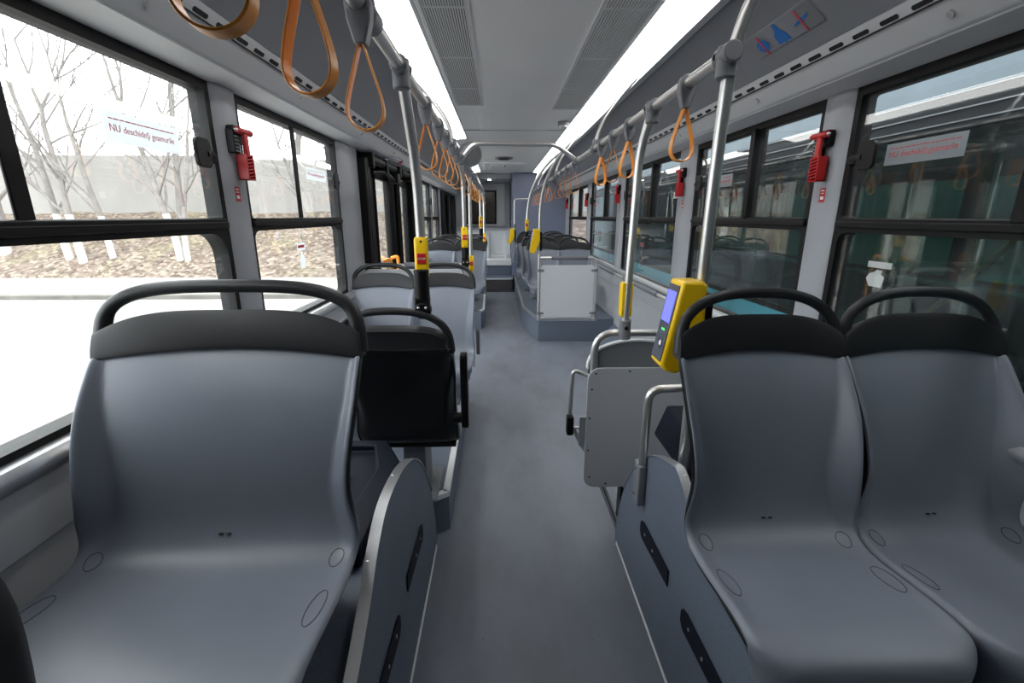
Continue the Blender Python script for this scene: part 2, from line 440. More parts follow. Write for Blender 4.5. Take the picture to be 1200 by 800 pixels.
# horizontal lining joints, sill ledges
for sg, side, spans in ((-1, 'left', [(YF, 3.58), (5.98, 8.4)]), (1, 'right', [(YF, 9.6)])):
    for a, b in spans:
        g = G(); dz = -.06 if sg > 0 else 0; g.prism([(sg * x, a, z + dz) for x, z in ((1.155, .905), (1.15, .915), (1.152, .93), (1.165, .945), (1.215, .95), (1.215, .9), (1.17, .9))], (0, b - a, 0))
        trim(g, M['alu'], 'silver sill ledge under the %s windows' % side, bevel=.002)
        g = G(); g.prism([(sg * x, a, z + dz) for x, z in ((1.185, .9), (1.175, .885), (1.185, .74), (1.201, .735), (1.201, .9))], (0, b - a, 0))
        trim(g, M['wall'], 'grey padded strip below the %s sill' % side, bevel=.003)
g = G(); g.prism([(.99, 1.9, 0), (1.02, 1.9, .05), (1.185, 1.9, .20), (1.201, 1.9, .215), (1.201, 1.9, 0)], (0, 3.5, 0))
trim(g, M['vinyl'], 'blue-grey sloped skirting along the right wall between the wheel box and the rear podium')

LW = [('B', .15, 1.86), ('C', 2.03, 3.19), ('E', 6.02, 7.32), ('F', 7.42, 8.34)]
RW = [('B', .15, 1.885), ('C', 2.06, 3.33), ('D', 3.62, 5.17), ('E', 5.45, 7.05), ('F', 7.32, 9.22)]
seps = {(-1, 'B'): 1.085, (-1, 'C'): 2.56, (1, 'B'): 1.2, (1, 'C'): 2.6, (1, 'D'): 4.26, (1, 'E'): 6.13, (1, 'F'): 8.1, (-1, 'E'): 6.6, (-1, 'F'): 7.8, (-1, 'A'): -1.2, (1, 'A'): -1.2}
def rounded(y0, y1, z0, z1, r, n=5):
    o = []
    for cy, cz, a0 in ((y1 - r, z1 - r, 0), (y0 + r, z1 - r, 90), (y0 + r, z0 + r, 180), (y1 - r, z0 + r, 270)):
        for k in range(n + 1):
            a = math.radians(a0 + 90 * k / n); o.append((cy + r * math.cos(a), cz + r * math.sin(a)))
    return o
def ringframe(g, x0, x1, outer, inner):
    """frame between a rounded outer and inner outline (lists of (y,z), same length)"""
    n = len(outer)
    vs = [V((x, p[0], p[1])) for x in (x0, x1) for p in outer] + [V((x, p[0], p[1])) for x in (x0, x1) for p in inner]
    fs = []
    for i in range(n):
        j = (i + 1) % n
        fs += [(i, j, 2 * n + j, 2 * n + i), (n + i, 3 * n + i, 3 * n + j, n + j), (i, n + i, n + j, j), (2 * n + i, 2 * n + j, 3 * n + j, 3 * n + i)]
    g.add(vs, fs)
wn = [0]
def window(sg, key, y0, y1, order):
    wn[0] += 1; side = 'left' if sg < 0 else 'right'
    t = sroot('window_%d' % wn[0], (sg * 1.22, (y0 + y1) / 2, .95), '%s side window, %s' % (side, order), 'window')
    zb, zt, zd0, zd1 = (.94 if sg < 0 else .865), 1.918, 1.388, 1.442
    xa, xb = sorted((sg * 1.192, sg * 1.25))
    e = .022; zl = zb + .026
    r = .10 if (sg, key) == (-1, 'B') else .05
    lo = rounded(y0 + e, y1 - e, zl, zd0, .04)
    if (sg, key) == (-1, 'B'): lo = rounded(.80, y1 - e, zl, zd0, .09)
    g = G(); ringframe(g, xa, xb, rounded(y0 - .012, y1 + .012, zb - .01, zd0 + .02, .001), lo)
    ringframe(g, xa, xb, rounded(y0 - .012, y1 + .012, zd0 + .02, zt + .01, .001), rounded(y0 + e, y1 - e, zd1, zt - .038, .012))
    g.build('window_frame', M['rubber'], t)
    xc, xd = sorted((sg * 1.178, sg * 1.20))
    g = G(); g.box(xc, xd, y0 + .01, y1 - .01, zd0 + .018, zd1 - .012); g.box(xc + .004, xd - .001, y0 + .02, y1 - .02, zd0 + .03, zd1 - .001)
    g.build('divider_bar', M['black'], t, bevel=.004)
    ys = seps[(sg, key)]
    G().box(xc, xb, ys - .022, ys + .022, zd1 - .01, zt - .03).build('sash_bar', M['rubber'], t, bevel=.003)
    p0, p1 = sorted((sg * 1.206, sg * 1.210))
    G().box(p0, p1, y0 + .01, y1 - .01, zd1 - .02, zt - .02).build('upper_pane', M['pane'], t)
    G().box(p0, p1, y0 + .01, y1 - .01, zl - .02, zd0 + .01).build('lower_pane', M['pane'], t)
    # latch: round-cornered black flap on the rear edge
    if key in 'BCDE':
        yl = y1 - .13; zl2 = 1.655
        c = rounded(yl - .055, yl + .025, zl2 - .045, zl2 + .05, .02)
        G().prism([(sg * 1.15, a, b) for a, b in c], (sg * .014, 0, 0)).build('window_latch', M['black'], t, bevel=.003)
        G().tube([(sg * 1.165, yl + .0, zl2), (sg * 1.178, yl + .07, zl2), (sg * 1.2, yl + .11, zl2)], [.02, .018, .02], 10).build('latch_pivot', M['black'], t)
    return t
names = {('l', 0): 'behind the camera', }
lab = {(-1, 'A'): 'behind the camera', (-1, 'B'): 'nearest, large, beside the wide seat', (-1, 'C'): 'between the first pillar and the front folding door', (-1, 'E'): 'just beyond the front folding door', (-1, 'F'): 'just before the rear folding door',
       (1, 'A'): 'behind the camera', (1, 'B'): 'nearest, beside the two near seats', (1, 'C'): 'second, ending at the second red hammer', (1, 'D'): 'third, over the open standing area', (1, 'E'): 'fourth, beside the white partition', (1, 'F'): 'last before the blue-grey tower'}
wins = {}
for k, a, b in LW: wins[(-1, k)] = window(-1, k, a, b, lab[(-1, k)])
for k, a, b in RW: wins[(1, k)] = window(1, k, a, b, lab[(1, k)])
# pillars
def pillar(sg, y0, y1, label):
    g = G(); d = .165 if y1 - y0 > .1 else .18
    g.prism([(sg * 1.172, y0 + .02, .86), (sg * 1.172, y1 - .02, .86), (sg * 1.192, y1 + .008, .86), (sg * 1.26, y1 + .008, .86), (sg * 1.26, y0 - .008, .86), (sg * 1.192, y0 - .008, .86)], (0, 0, 1.07))
    return trim(g, M['pillar'], label, bevel=.004)
for y0, y1, l in ((-.09, .29, 'grey window pillar behind the camera on the left'), (1.872, 2.018, 'grey left window pillar that carries the red hammer'), (3.202, 3.6, 'wide grey pillar between the left windows and the front folding door'), (7.33, 7.41, 'slim grey pillar between the two far left windows'), (5.94, 6.01, 'slim grey pillar just beyond the front folding door'), (8.352, 8.44, 'grey pillar before the rear folding door'), (10.46, YR, 'grey corner panel beyond the rear folding door')): pillar(-1, y0, y1, l)
for y0, y1, l in ((-.09, .14, 'grey window pillar behind the camera on the right'), (1.897, 2.05, 'nearest grey right window pillar with the red hammer'), (3.342, 3.608, 'second grey right window pillar'), (5.182, 5.438, 'third grey right window pillar'), (7.062, 7.308, 'fourth grey right window pillar'), (9.232, YR, 'last grey right pillar beside the tower')): pillar(1, y0, y1, l)
# door header panels and wall above doors
g = G(); g.box(-1.26, -1.19, 3.59, 5.97, 1.84, 1.93); g.box(-1.26, -1.19, 8.43, 10.47, 1.84, 1.93)
trim(g, M['rubber'], 'black header above the left doors')

# end walls
struct(G().box(-1.27, 1.27, YF - .06, YF, 0, 2.36).build('wall_front', M['wall']), 'grey end wall behind the camera', 'wall')
g = G(); YW = YR
g.box(-1.27, 1.27, YW, YW + .06, 0, 1.3); g.box(-1.27, -.62, YW, YW + .06, 1.3, 2.36); g.box(-.22, 1.27, YW, YW + .06, 1.3, 2.36); g.box(-.62, -.22, YW, YW + .06, 1.99, 2.36)
struct(g.build('wall_rear', M['rearwhite']), 'grey rear wall of the bus', 'wall')
t = sroot('window_%d' % (wn[0] + 1), (-.6, YW, 1.3), 'small dark rear window', 'window'); wn[0] += 1
g = G()
for b in ((-1.02, -.985, 1.27, 2.02), (-.255, -.22, 1.27, 2.02), (-.985, -.255, 1.27, 1.305), (-.985, -.255, 1.985, 2.02)): g.box(b[0], b[1], YW - .03, YW, b[2], b[3])
g.build('window_frame', M['rubber'], t)
M['darkpane'] = plain('smoked_rear_pane', rgb(86, 80, 76), .15, var=.12, scale=12, stretch=(6, 1, .4))
G().box(-.985, -.255, YW - .012, YW - .004, 1.305, 1.985).build('pane', M['darkpane'], t)
# vertical dark seam + grab post fixings on rear wall, lowered soffit with a downlight
g = G(); g.box(-1.2, .1, 9.75, YR, 2.17, 2.262)
trim(g, M['pillar'], 'lowered grey soffit over the rear bench', bevel=.004)
g = G(); g.box(-.02, .09, YR - .35, YR, .6, 2.17)
trim(g, M['pillar'], 'grey vertical corner moulding behind the rear seat', bevel=.006)
t = thing('downlight', 'small round bright downlight over the rear bench', 'downlight', (-.35, 9.9, 2.17))
G().tube([(-.35, 9.95, 2.171), (-.35, 9.95, 2.160)], .05, 20).build('ring', M['steel'], t)
G().tube([(-.35, 9.95, 2.161), (-.35, 9.95, 2.148)], .033, 18).build('lens', M['down'], t)

# engine tower on the right at the rear
t = thing('engine_tower', 'tall blue-grey engine tower filling the right rear corner up to the ceiling', 'engine tower', (.65, 9.6, 0))
G().box(.11, 1.198, 9.62, YR - .36, .0, 2.262).build('cabinet', M['lav'], t, bevel=.012)
g = G(); g.box(.102, .11, 9.7, 10.85, 1.25, 2.2); g.box(.102, .11, 9.7, 10.85, .3, 1.2)
g.build('side_door', M['lav'], t, bevel=.003)
g = G()
for z in (1.0, 1.35, 1.75): g.tube([(.103, 9.72, z), (.085, 9.72, z)], .012, 10)
g.each('hinge', M['steel'], t)
# rear podium: two steps and the bench seats
g = G(); g.box(-1.198, .10, 9.14, 9.72, 0, .255)
o = g.build('podium', M['vinyl'], bevel=.003); tag(o, 'lower blue-grey step at the end of the aisle with a white edge', 'step')
G().box(-.50, .10, 9.125, 9.165, .245, .27).build('step_edge', M['white'], o, bevel=.003)
G().box(-.48, .09, 9.132, 9.139, .03, .235).build('step_riser', plain('dark_riser', rgb(92, 88, 90), .6), o)
t = thing('rear_bench', 'pale moulded rear bench with one scooped seat at the end of the aisle', 'bench', (-.55, 10.3, .26))
G().box(-1.198, .10, 9.73, 11.28, .01, .48).build('base', M['vinyl'], t, bevel=.004)
g = G()
def bench(u, v):
    x = -1.15 + 1.24 * u
    prof = [(9.70, .46), (9.70, .57), (9.74, .60), (9.95, .60), (10.2, .60), (10.42, .64), (10.52, .8), (10.62, 1.0), (10.72, 1.14), (10.85, 1.19), (11.26, 1.22)]
    f = v * (len(prof) - 1); i = min(int(f), len(prof) - 2); q = f - i
    y = prof[i][0] * (1 - q) + prof[i + 1][0] * q; z = prof[i][1] * (1 - q) + prof[i + 1][1] * q
    for cx in (-.87, -.20):
        k = max(0, 1 - (abs(x - cx) / .19) ** 8)
        if 9.78 < y < 10.7:
            s = min(1, (y - 9.78) / .12) * min(1, (10.7 - y) / .12)
            y += .13 * k * s * (1 if z > .66 else .15); z -= .05 * k * s * (1 if z < .8 else .3)
    return V((x, y, z))
g.grid(bench, 140, 80); g.build('bench_shell', M['rearwhite'], t, solid=.02)

# ------------------------------------------------------------------ podiums / wheel boxes
def archz(y, lim=None):
    pts = [(1.845, 0), (1.84, .07), (1.82, .16), (1.785, .26), (1.72, .38), (1.63, .49), (1.55, .57), (1.45, .64), (1.335, .69), (1.21, .72), (1.06, .725), (.95, .68), (.86, .61), (.74, .54), (.6, .48), (.45, .42), (.35, .38), (.2, .40), (.08, .28), (0, .12), (-.02, 0)]
    return pts
def wheelbox(sg, xf, label, low=False):
    t = thing('wheel_box', label, 'wheel box', (sg * 1.0, .9, 0))
    prof = [(p.x, p.y) for p in cr([V((a, b, 0)) for a, b in archz(0)], 4)]
    if low: prof = [(y, min(z, (.60 + max(0, y - 1.02) * .55) if y < 1.3 else 9)) for y, z in prof]
    side = [(xf, y, z) for y, z in prof]
    G().prism(side, (sg * .02, 0, 0)).build('side_panel', M['vinyl'], t)
    # inner body, lower than the side panel
    inner = [(xf + sg * .021, y, max(0, min(z - .03, .585))) for y, z in prof if z > .03]
    inner = [(xf + sg * .021, 1.82, 0)] + inner + [(xf + sg * .021, .02, 0)]
    G().prism(inner, (sg * (1.198 - abs(xf) - .021), 0, 0)).build('body', M['vinyl'], t)
    # metal edging along the arch
    top = [(xf - sg * .004, y, z + .001) for y, z in prof if z > .3 or y < 1]
    if low: top = [p for p in top if p[1] > .1]
    G().band(top, (sg * .028, 0, 0), .003 * (1 if sg > 0 else -1)).build('edge_trim', M['alu'], t)
    g = G()
    for i in range(4, len(top) - 4, 9): p = V(top[i]) + V((sg * .02, 0, 0)); g.ell(p + V((0, 0, .004)), .004, .004, .002, 8, 5)
    g.each('trim_rivet', M['steel'], t)
    x = xf - sg * .001
    for (a, b) in ((1.505, 1.215), (1.10, .80), (.66, .36)):
        q = [(x, a, .335), (x, a - .012, .35), (x, a - .04, .358), (x, b, .358 + .01), (x, b, .31), (x, a - .02, .283), (x, a, .30)]
        G().prism(q, (-sg * .004, 0, 0)).build('rubber_vent', M['tray'], t, bevel=.001)
        g = G()
        for yy in (a - .06, (a + b) / 2): g.tube([(x - sg * .004, yy, .325), (x - sg * .006, yy, .325)], .005, 8)
        g.each('vent_screw', M['steel'], t)
    # seam bead on the floor
    G().tube([(xf - sg * .004, -.05, .004), (xf - sg * .004, 1.80, .004), (xf + sg * .02, 1.865, .004), (xf + sg * .25, 1.87, .004)], .004, 6).build('floor_bead', M['white'], t)
    return t
wheelbox(-1, -.453, 'blue-grey arched wheel box with silver edging under the left seats')
wheelbox(1, .375, 'blue-grey arched wheel box under the two near right seats', low=True)

def platform(name, poly, h, label, edge_idx, edge_mat, mat=None):
    g = G(); g.prism([(x, y, 0.001) for x, y in poly], (0, 0, h))
    o = g.build(name, mat or M['vinyl'], bevel=.003); tag(o, label, 'platform')
    pts = [poly[i] for i in edge_idx]
    c = V((sum(p[0] for p in poly) / len(poly), sum(p[1] for p in poly) / len(poly), 0))
    for i in range(len(pts) - 1):
        a, b = V((pts[i][0], pts[i][1], h)), V((pts[i + 1][0], pts[i + 1][1], h)); d = (b - a).normalized(); n = V((-d.y, d.x, 0))
        if n.dot(c - a) < 0: n = -n
        G().prism([a + V((0, 0, .004)), b + V((0, 0, .004)), b + n * .028 + V((0, 0, .004)), a + n * .028 + V((0, 0, .004))], (0, 0, -.006)).build('step_edge', edge_mat, o)
        G().prism([a - n * .003 + V((0, 0, .004)), b - n * .003 + V((0, 0, .004)), b - n * .003 - V((0, 0, .02)), a - n * .003 - V((0, 0, .02))], n * .003).build('step_edge', edge_mat, o)
    return o
p = platform('platform', [(-.48, 1.875), (-.40, 1.93), (-.41, 3.56), (-1.198, 3.56), (-1.198, 1.875)], .20, 'low platform with a white edge between the left facing seats', (0, 1, 2), M['white'])
platform('platform', [(-.40, 5.99), (-.36, 6.15), (-.40, 8.38), (-1.198, 8.38), (-1.198, 5.99)], .25, 'low platform with a white edge under the far left seat rows', (0, 1, 2), M['white'])
platform('platform', [(.30, 5.38), (.15, 6.15), (.14, 9.60), (1.198, 9.60), (1.198, 5.38), (.98, 5.36)], .27, 'blue-grey platform under the right rear seats behind the white partition', (5, 0, 1, 2), M['alu'])

# ------------------------------------------------------------------ seats (sitter faces -y, origin under the back of the pan)
PROF = [(-.398, -.080), (-.401, -.035), (-.388, .001), (-.352, .016), (-.29, .017), (-.21, .008), (-.12, -.004), (-.06, -.002), (-.022, .016), (.003, .05),
        (.020, .10), (.036, .17), (.060, .26), (.092, .345), (.126, .41), (.145, .44), (.156, .462)]
_PC = cr([V((a, b, 0)) for a, b in PROF], 5)
def prof(t):
    f = t * (len(_PC) - 1); i = min(int(f), len(_PC) - 2); q = f - i
    p = _PC[i].lerp(_PC[i + 1], q); d = (_PC[i + 1] - _PC[i]).normalized()
    d0 = (_PC[min(i + 2, len(_PC) - 1)] - _PC[min(i + 1, len(_PC) - 2)]).normalized(); d = d.lerp(d0, q).normalized()
    return p.x, p.y, d
def sstep(a, b, x):
    x = max(0, min(1, (x - a) / (b - a))); return x * x * (3 - 2 * x)
DEEP = 1.0
def seat_pt(W2, t, s, off=0.0):
    y, z, d = prof(t)
    if y < -.1: y = -.1 + (y + .1) * DEEP
    back = sstep(.52, .72, t)
    w = W2 * (1 - .09 * (1 - sstep(0, .16, t)) ** 2)                      # narrower, rounded front
    w *= 1 + .022 * math.exp(-((t - .56) / .08) ** 2) - .045 * math.exp(-((t - .68) / .09) ** 2)
    wst = math.exp(-((t - .63) / .15) ** 2)
    ins = .022 + .034 * wst * (1 - .0) + .016 * sstep(.62, .4, t) * 0 + .018 * (1 - sstep(.40, .55, t))
    ins *= 1 - .6 * sstep(.84, 1, t)
    sc = 1 - ins / W2
    a = max(0, (abs(s) - sc) / (1 - sc))
    D = .062 * math.exp(-((t - .66) / .13) ** 2) + .022 * sstep(.62, .80, t) * (1 - sstep(.86, 1, t)) + .008 * sstep(.1, .4, t) * (1 - sstep(.4, .6, t))
    wing = D * a ** 1.08
    curve = .010 * s * s * sstep(.6, .8, t) - .006 * (1 - s * s) * (1 - back)
    fr = -.05 * (1 - sstep(0, .25, t)) * max(0, abs(s) - .72) ** 1.6 * 4    # front corners roll back/down
    o = wing + curve + off
    n = V((0, -d.y, d.x))
    p = V((s * w, y, z)) + n * o
    if t < .3: p.y += .060 * (1 - sstep(.05, .32, t)) * max(0, (abs(s) - .62) / .38) ** 2.6
    # raised lip roll at outer edge
    e_ = max(0, (abs(s) - (1 - .014 / W2)) / (.014 / W2))
    if e_ > 0: p += n * (-.013 * e_ ** 2)
    return p
CAPT = .935
def SS(v, W2):
    # denser columns near the edges so that the creases stay crisp
    x = 2 * v - 1; return math.copysign(1 - (1 - abs(x)) ** 1.5, x)
def make_seat(width, leg, label, pan_mount=True):
    global DEEP
    DEEP = 1.13 if width > .5 else 1.0
    W2 = width / 2
    t = thing('bus_seat', label, 'seat')
    g = G(); g.grid(lambda u, v: seat_pt(W2, u, SS(v, W2)), 66, 56)
    g.build('seat_shell', M['seat'], t, solid=.011, bevel=.003, ang=50)
    g = G(); g.grid(lambda u, v: seat_pt(W2 * .985, .03 + u * .965, 2 * v - 1, -.0125), 44, 44)
    g.build('back_shell', M['seat_back'], t, solid=.014, bevel=.004, ang=50)
    # dark cap at the top of the back
    def cap(u, v, k):
        s = 2 * v - 1
        zb = .426 + .024 * (1 - s * s); zt = .540 - .052 * abs(s) ** 3.6
        z = zb + (zt - zb) * u
        y = .14 + (z - .44) * .28 + (0 if k else 0)
        bulge = math.sin(PI * min(1, max(0, u))) ** .6 * .004
        y -= (.0 + bulge + .012 * s * s) if not k else 0
        return V((s * W2 * (1.004 - .01 * u * abs(s)), y, z))
    g = G(); g.grid(lambda u, v: cap(u, v, 0) + V((0, -.006, 0)), 14, 40)
    g.build('head_cap', M['cap'], t, solid=.036, bevel=.009, seg=3, ang=50, so=-1)
    # arched grab handle
    x = W2 - .010
    ex = 2.5 if W2 < .3 else 3.3; h = .128; z0 = .467
    path = [(-x, .146, .438), (-x, .150, .452)]
    for k in range(33):
        an = PI * (1 - k / 32); c_, s_ = math.cos(an), math.sin(an)
        zz = h * abs(s_) ** (2 / ex)
        path.append((x * math.copysign(abs(c_) ** (2 / ex), c_), .152 + .026 * min(1, zz / h), z0 + zz))
    path += [(x, .150, .452), (x, .146, .438)]
    pc = [V(p) for p in path]
    for _ in range(2): pc = [pc[0]] + [(pc[i - 1] + pc[i] * 2 + pc[i + 1]) / 4 for i in range(1, len(pc) - 1)] + [pc[-1]]
    n = len(pc); r0_ = .0142 if W2 < .3 else .016
    rr = [r0_ + .006 * max(0, 1 - min(i, n - 1 - i) / 6) for i in range(n)]
    G().tube(pc, rr, 14, r2=None).build('grab_handle', M['cap'], t)
    # moulded ovals and drain holes
    g = G()
    for (tt, ss, ln) in ((.46, .80, .030), (.335, .83, .036), (.46, -.80, .030), (.335, -.83, .036)):
        ss = math.copysign(1 - (1 - abs(ss)) * .22 / W2, ss)
        pts = []
        for k in range(22):
            a = 2 * PI * k / 22
            pts.append(seat_pt(W2, tt + .031 * math.cos(a), ss + .016 / W2 * math.sin(a) * (1 if ss > 0 else 1), .0004))
        g.tube(pts, .0011, 6, closed=True)
    g.each('moulded_oval', M['oval'], t)
    for dx in (-.0085, .0085):
        c = seat_pt(W2, .545, dx / W2, .0005)
        G().ell(c, .0065, .0045, .0016, 12, 6).build('drain_hole', M['hole'], t)
    if leg is None:
        g = G(); g.box(-W2 + .03, W2 - .03, -.34, -.0, -.062, -.03)
        g.build('mount', M['black'], t, bevel=.004)
    else:
        g = G(); g.tube([(-W2 + .02, -.33, -.035), (W2 - .02, -.33, -.035)], .015, 10); g.tube([(-W2 + .02, -.04, -.035), (W2 - .02, -.04, -.035)], .015, 10)
        g.box(-W2 + .02, -W2 + .045, -.33, -.04, -.05, -.028); g.box(W2 - .045, W2 - .02, -.33, -.04, -.05, -.028)
        g.build('mount', M['black'], t)
        g = G(); g.box(-.05, .05, -.27, -.10, -leg + .015, -.045); g.box(-.10, .10, -.33, -.04, -leg + .001, -leg + .016)
        g.build('pedestal', M['greyplas'], t, bevel=.006)
    return t
wide = make_seat(.63, None, 'extra-wide grey seat with dark cap and handle, nearest on the left by the window')
wide.location = (-.805, .955, .695 - .002)
place(wide, (-.787, .085, .69), 0, 'wide seat only whose dark handle end shows at the bottom left corner')
near = make_seat(.437, None, 'near right grey seat on the aisle side, partly in front of the ticket reader')
near.location = (.532, 1.025, .66)
place(near, (.972, 1.03, .66), 0, 'near right grey seat on the window side, at the right edge')
podium = make_seat(.43, .33, 'grey seat facing the camera on the left platform, window side of the facing pair', )
podium.location = (-.965, 3.10, .53)
place(podium, (-.545, 3.10, .53), 0, 'grey seat facing the camera on the left platform, aisle side')
bk = place(podium, (-.545, 1.805, .53 - .03 + .0), PI, 'black-backed seat turned away from the camera on the left, under the nearest stop button')
bk.location.z = .5305
row = make_seat(.43, .30, 'right rear seat row, first behind the white partition, aisle side')
row.location = (.437, 6.30, .571)
def seats(spots):
    for x, y, z, l in spots: place(row, (x, y, z), 0, l, None)
seats([(.865, 6.30, .571, 'right rear seat row, first behind the white partition, window side'),
       (.40, 7.08, .571, 'right rear seat in the second row behind the white partition, aisle side'),
       (.84, 7.08, .571, 'right rear seat in the second row behind the white partition, window side'),
       (.352, 7.92, .571, 'right rear seat in the third row beside the bent grab post, aisle side'),
       (.80, 7.92, .571, 'right rear seat in the third row beside the tower, window side'),
       (.40, 8.75, .571, 'right rear seat in the last row before the blue-grey tower, aisle side'),
       (.85, 8.75, .571, 'right rear seat in the last row before the blue-grey tower, window side'),
       (-.56, 6.02 + .38, .551, 'left rear seat, first row beyond the folding door, aisle side'),
       (-.985, 6.02 + .38, .551, 'left rear seat, first row beyond the folding door, window side'),
       (-.57, 7.14, .551, 'left rear seat, second row beyond the folding door, aisle side'),
       (-.99, 7.14, .551, 'left rear seat, second row beyond the folding door, window side'),
       (-.575, 7.86, .551, 'left rear seat, third row beyond the folding door, aisle side'),
       (-.995, 7.86, .551, 'left rear seat, third row beyond the folding door, window side')])
# armrest on the black-backed seat, folded up
g = G(); pc = rounded(1.715, 1.765, .62, .94, .024)
g.prism([(-.312, a, b) for a, b in pc], (.028, 0, 0))
ar = g.build('armrest', M['black'], None, bevel=.006); 
def adopt(o, root):
    bpy.context.view_layer.update()
    o.parent = root; o.matrix_parent_inverse = (Matrix.Translation(root.location) @ Matrix.Rotation(root.rotation_euler.z, 4, 'Z')).inverted()
adopt(ar, bk)
a2 = G().tube([(-.345, 1.75, .66), (-.30, 1.75, .66)], .022, 14).build('armrest_pivot', M['black'], None); adopt(a2, bk)
ar3 = G().prism([(-.322, a, b) for a, b in rounded(3.16, 3.2, .50, .68, .018)], (.024, 0, 0)).build('armrest', M['padgrey'], None, bevel=.005)
adopt(ar3, [o for o in COL.objects if o.get('label', '').startswith('grey seat facing the camera on the left platform, aisle')][0])

# navy mouldings on the wheel boxes, between the back-to-back seats
t = thing('storage_tray', 'navy moulded tray on the left wheel box between the back-to-back seats', 'tray', (-.85, 1.4, .59))
outer = [(-1.15, 1.0), (-.515, 1.0), (-.505, 1.46), (-.585, 1.62), (-1.15, 1.62)]
inner = [(-1.12, 1.08), (-.60, 1.08), (-.575, 1.42), (-.625, 1.58), (-1.12, 1.58)]
g = G(); n = 5
vs = [V((x, y, .587)) for x, y in outer] + [V((x, y, .630)) for x, y in outer] + [V((x, y, .630)) for x, y in inner] + [V((x + .0, y, .603)) for x, y in [(a * .99 + b * 0, b) for a, b in inner]]
fs = []
for i in range(n):
    j = (i + 1) % n
    for k in (0, 1, 2): fs.append((k * n + i, k * n + j, (k + 1) * n + j, (k + 1) * n + i))
fs.append(tuple(range(3 * n, 4 * n))); fs.append(tuple(range(n)))
g.add(vs, fs); g.build('tray_body', M['tray'], t, bevel=.008, seg=3)
G().tube([(-.72, 1.38, .612), (-.66, 1.40, .612)], .012, 10).build('finger_latch', M['black'], t)
G().box(-1.10, -.64, 1.12, 1.135, .603, .612).build('inner_rib', M['tray'], t, bevel=.003)
t = thing('storage_box', 'navy moulded block on the right wheel box behind the near seats', 'box', (.8, 1.4, .59))
g = G(); lo_ = [(.47, 1.34), (1.16, 1.34), (1.16, 1.72), (.47, 1.72)]; hi = [(.50, 1.38), (1.15, 1.38), (1.15, 1.69), (.50, 1.69)]
g.add([(x, y, .587) for x, y in lo_] + [(x, y, .60) for x, y in lo_] + [(x, y, .73) for x, y in hi], [(0, 1, 2, 3), (8, 9, 10, 11)] + [(k * 4 + i, k * 4 + (i + 1) % 4, (k + 1) * 4 + (i + 1) % 4, (k + 1) * 4 + i) for k in (0, 1) for i in range(4)])
g.build('block_body', M['tray'], t, bevel=.01, seg=3)
G().box(.6, 1.08, 1.43, 1.64, .729, .736).build('lid', M['tray'], t, bevel=.004)

# ------------------------------------------------------------------ rails, poles
R = .0165
def rail(sg, label):
    t = thing('grab_rail', label, 'grab rail', (sg * RAILX, 4, RAILZ))
    pts = [(sg * RAILX, -1.2 if sg < 0 else 1.30, RAILZ), (sg * RAILX, 8.9, RAILZ), (sg * RAILX, 9.15, RAILZ), (sg * (RAILX + .03), 9.28, 1.90), (sg * .6, 9.45 if sg < 0 else 9.4, 2.24)]
    G().tube(fil(pts, .1), R, 14).build('rail', M['steel'], t)
    return t
rail(-1, 'long steel grab rail above the left side of the aisle')
rail(1, 'long steel grab rail above the right side of the aisle')
def clamp(root, c, d=(0, 0, 1), r=.026, l=.06, plate=None):
    c = V(c); d = V(d).normalized()
    G().tube([c - d * l / 2, c + d * l / 2], r, 16).build('clamp', M['greyplas'], root, bevel=.004)
def railclamp(root, sg, y, dz=-.0):
    g = G(); x = sg * RAILX
    g.tube([(x, y - .038, RAILZ), (x, y + .038, RAILZ)], .025, 16)
    g.tube([(x, y, RAILZ - .055), (x, y, RAILZ + .02)], .024, 16)
    g.build('clamp', M['greyplas'], root, bevel=.004)
    G().ell((x - sg * .024, y + .02, RAILZ), .004, .008, .008, 10, 6).build('clamp_screw', M['black'], root)
def pole(label, pts, fr=.12, clamps=(), r=R, rc=None):
    t = thing('grab_pole', label, 'pole', pts[0])
    G().tube(fil(pts, fr, 8), r, 16).build('tube', M['steel'], t)
    for c in clamps: clamp(t, *c)
    if rc: railclamp(t, *rc)
    return t
pole('right steel pole carrying the near yellow ticket reader, curving up to the light strip',
     [(.45, 1.37, .588), (.445, 1.362, 1.1), (.436, 1.335, 1.55), (.43, 1.30, 1.84), (.455, 1.25, 1.98), (.56, 1.18, 2.14), (.672, 1.12, 2.26)], .2, rc=(1, 1.30))
pole('right steel pole standing on the tube of the rearward seat panel, bent under the rail',
     [(.386, 1.95, .965), (.40, 1.95, 1.69), (.42, 1.89, 1.83)], .07, clamps=[((.386, 1.95, .975), (0, 0, 1), .026, .085)], rc=(1, 1.885))
L1 = pole('nearest left steel pole with a stop button, standing on the black-backed seat',
     [(-.430, 1.655, 1.13), (-.430, 1.672, 1.25), (-.430, 1.675, 1.40), (-.428, 1.635, 1.62), (-.42, 1.42, 1.84)], .12, rc=(-1, 1.42))
def sleeve(root, c, top, lean=0):
    c = V(c)
    G().tube([c + V((0, 0, .05)), c + V((0, 0, top))], .0265, 18).build('sleeve', M['black'], root, bevel=.004)
    g = G(); g.tube([c + V((0, -.022, .01)), c + V((0, .022, .01))], .030, 18); g.prism([c + V((-.026, -.02, 0)), c + V((.026, -.02, 0)), c + V((.026, -.02, .062)), c + V((-.026, -.02, .062))], (0, .04, 0))
    g.build('sleeve_knuckle', M['black'], root, bevel=.005)
    g = G()
    for dx in (-.012, .014): g.ell(c + V((dx, -.024, .022)), .005, .003, .005, 10, 6)
    g.each('knuckle_bolt', M['steel'], root)
sleeve(L1, (-.430, 1.645, 1.115), .155)
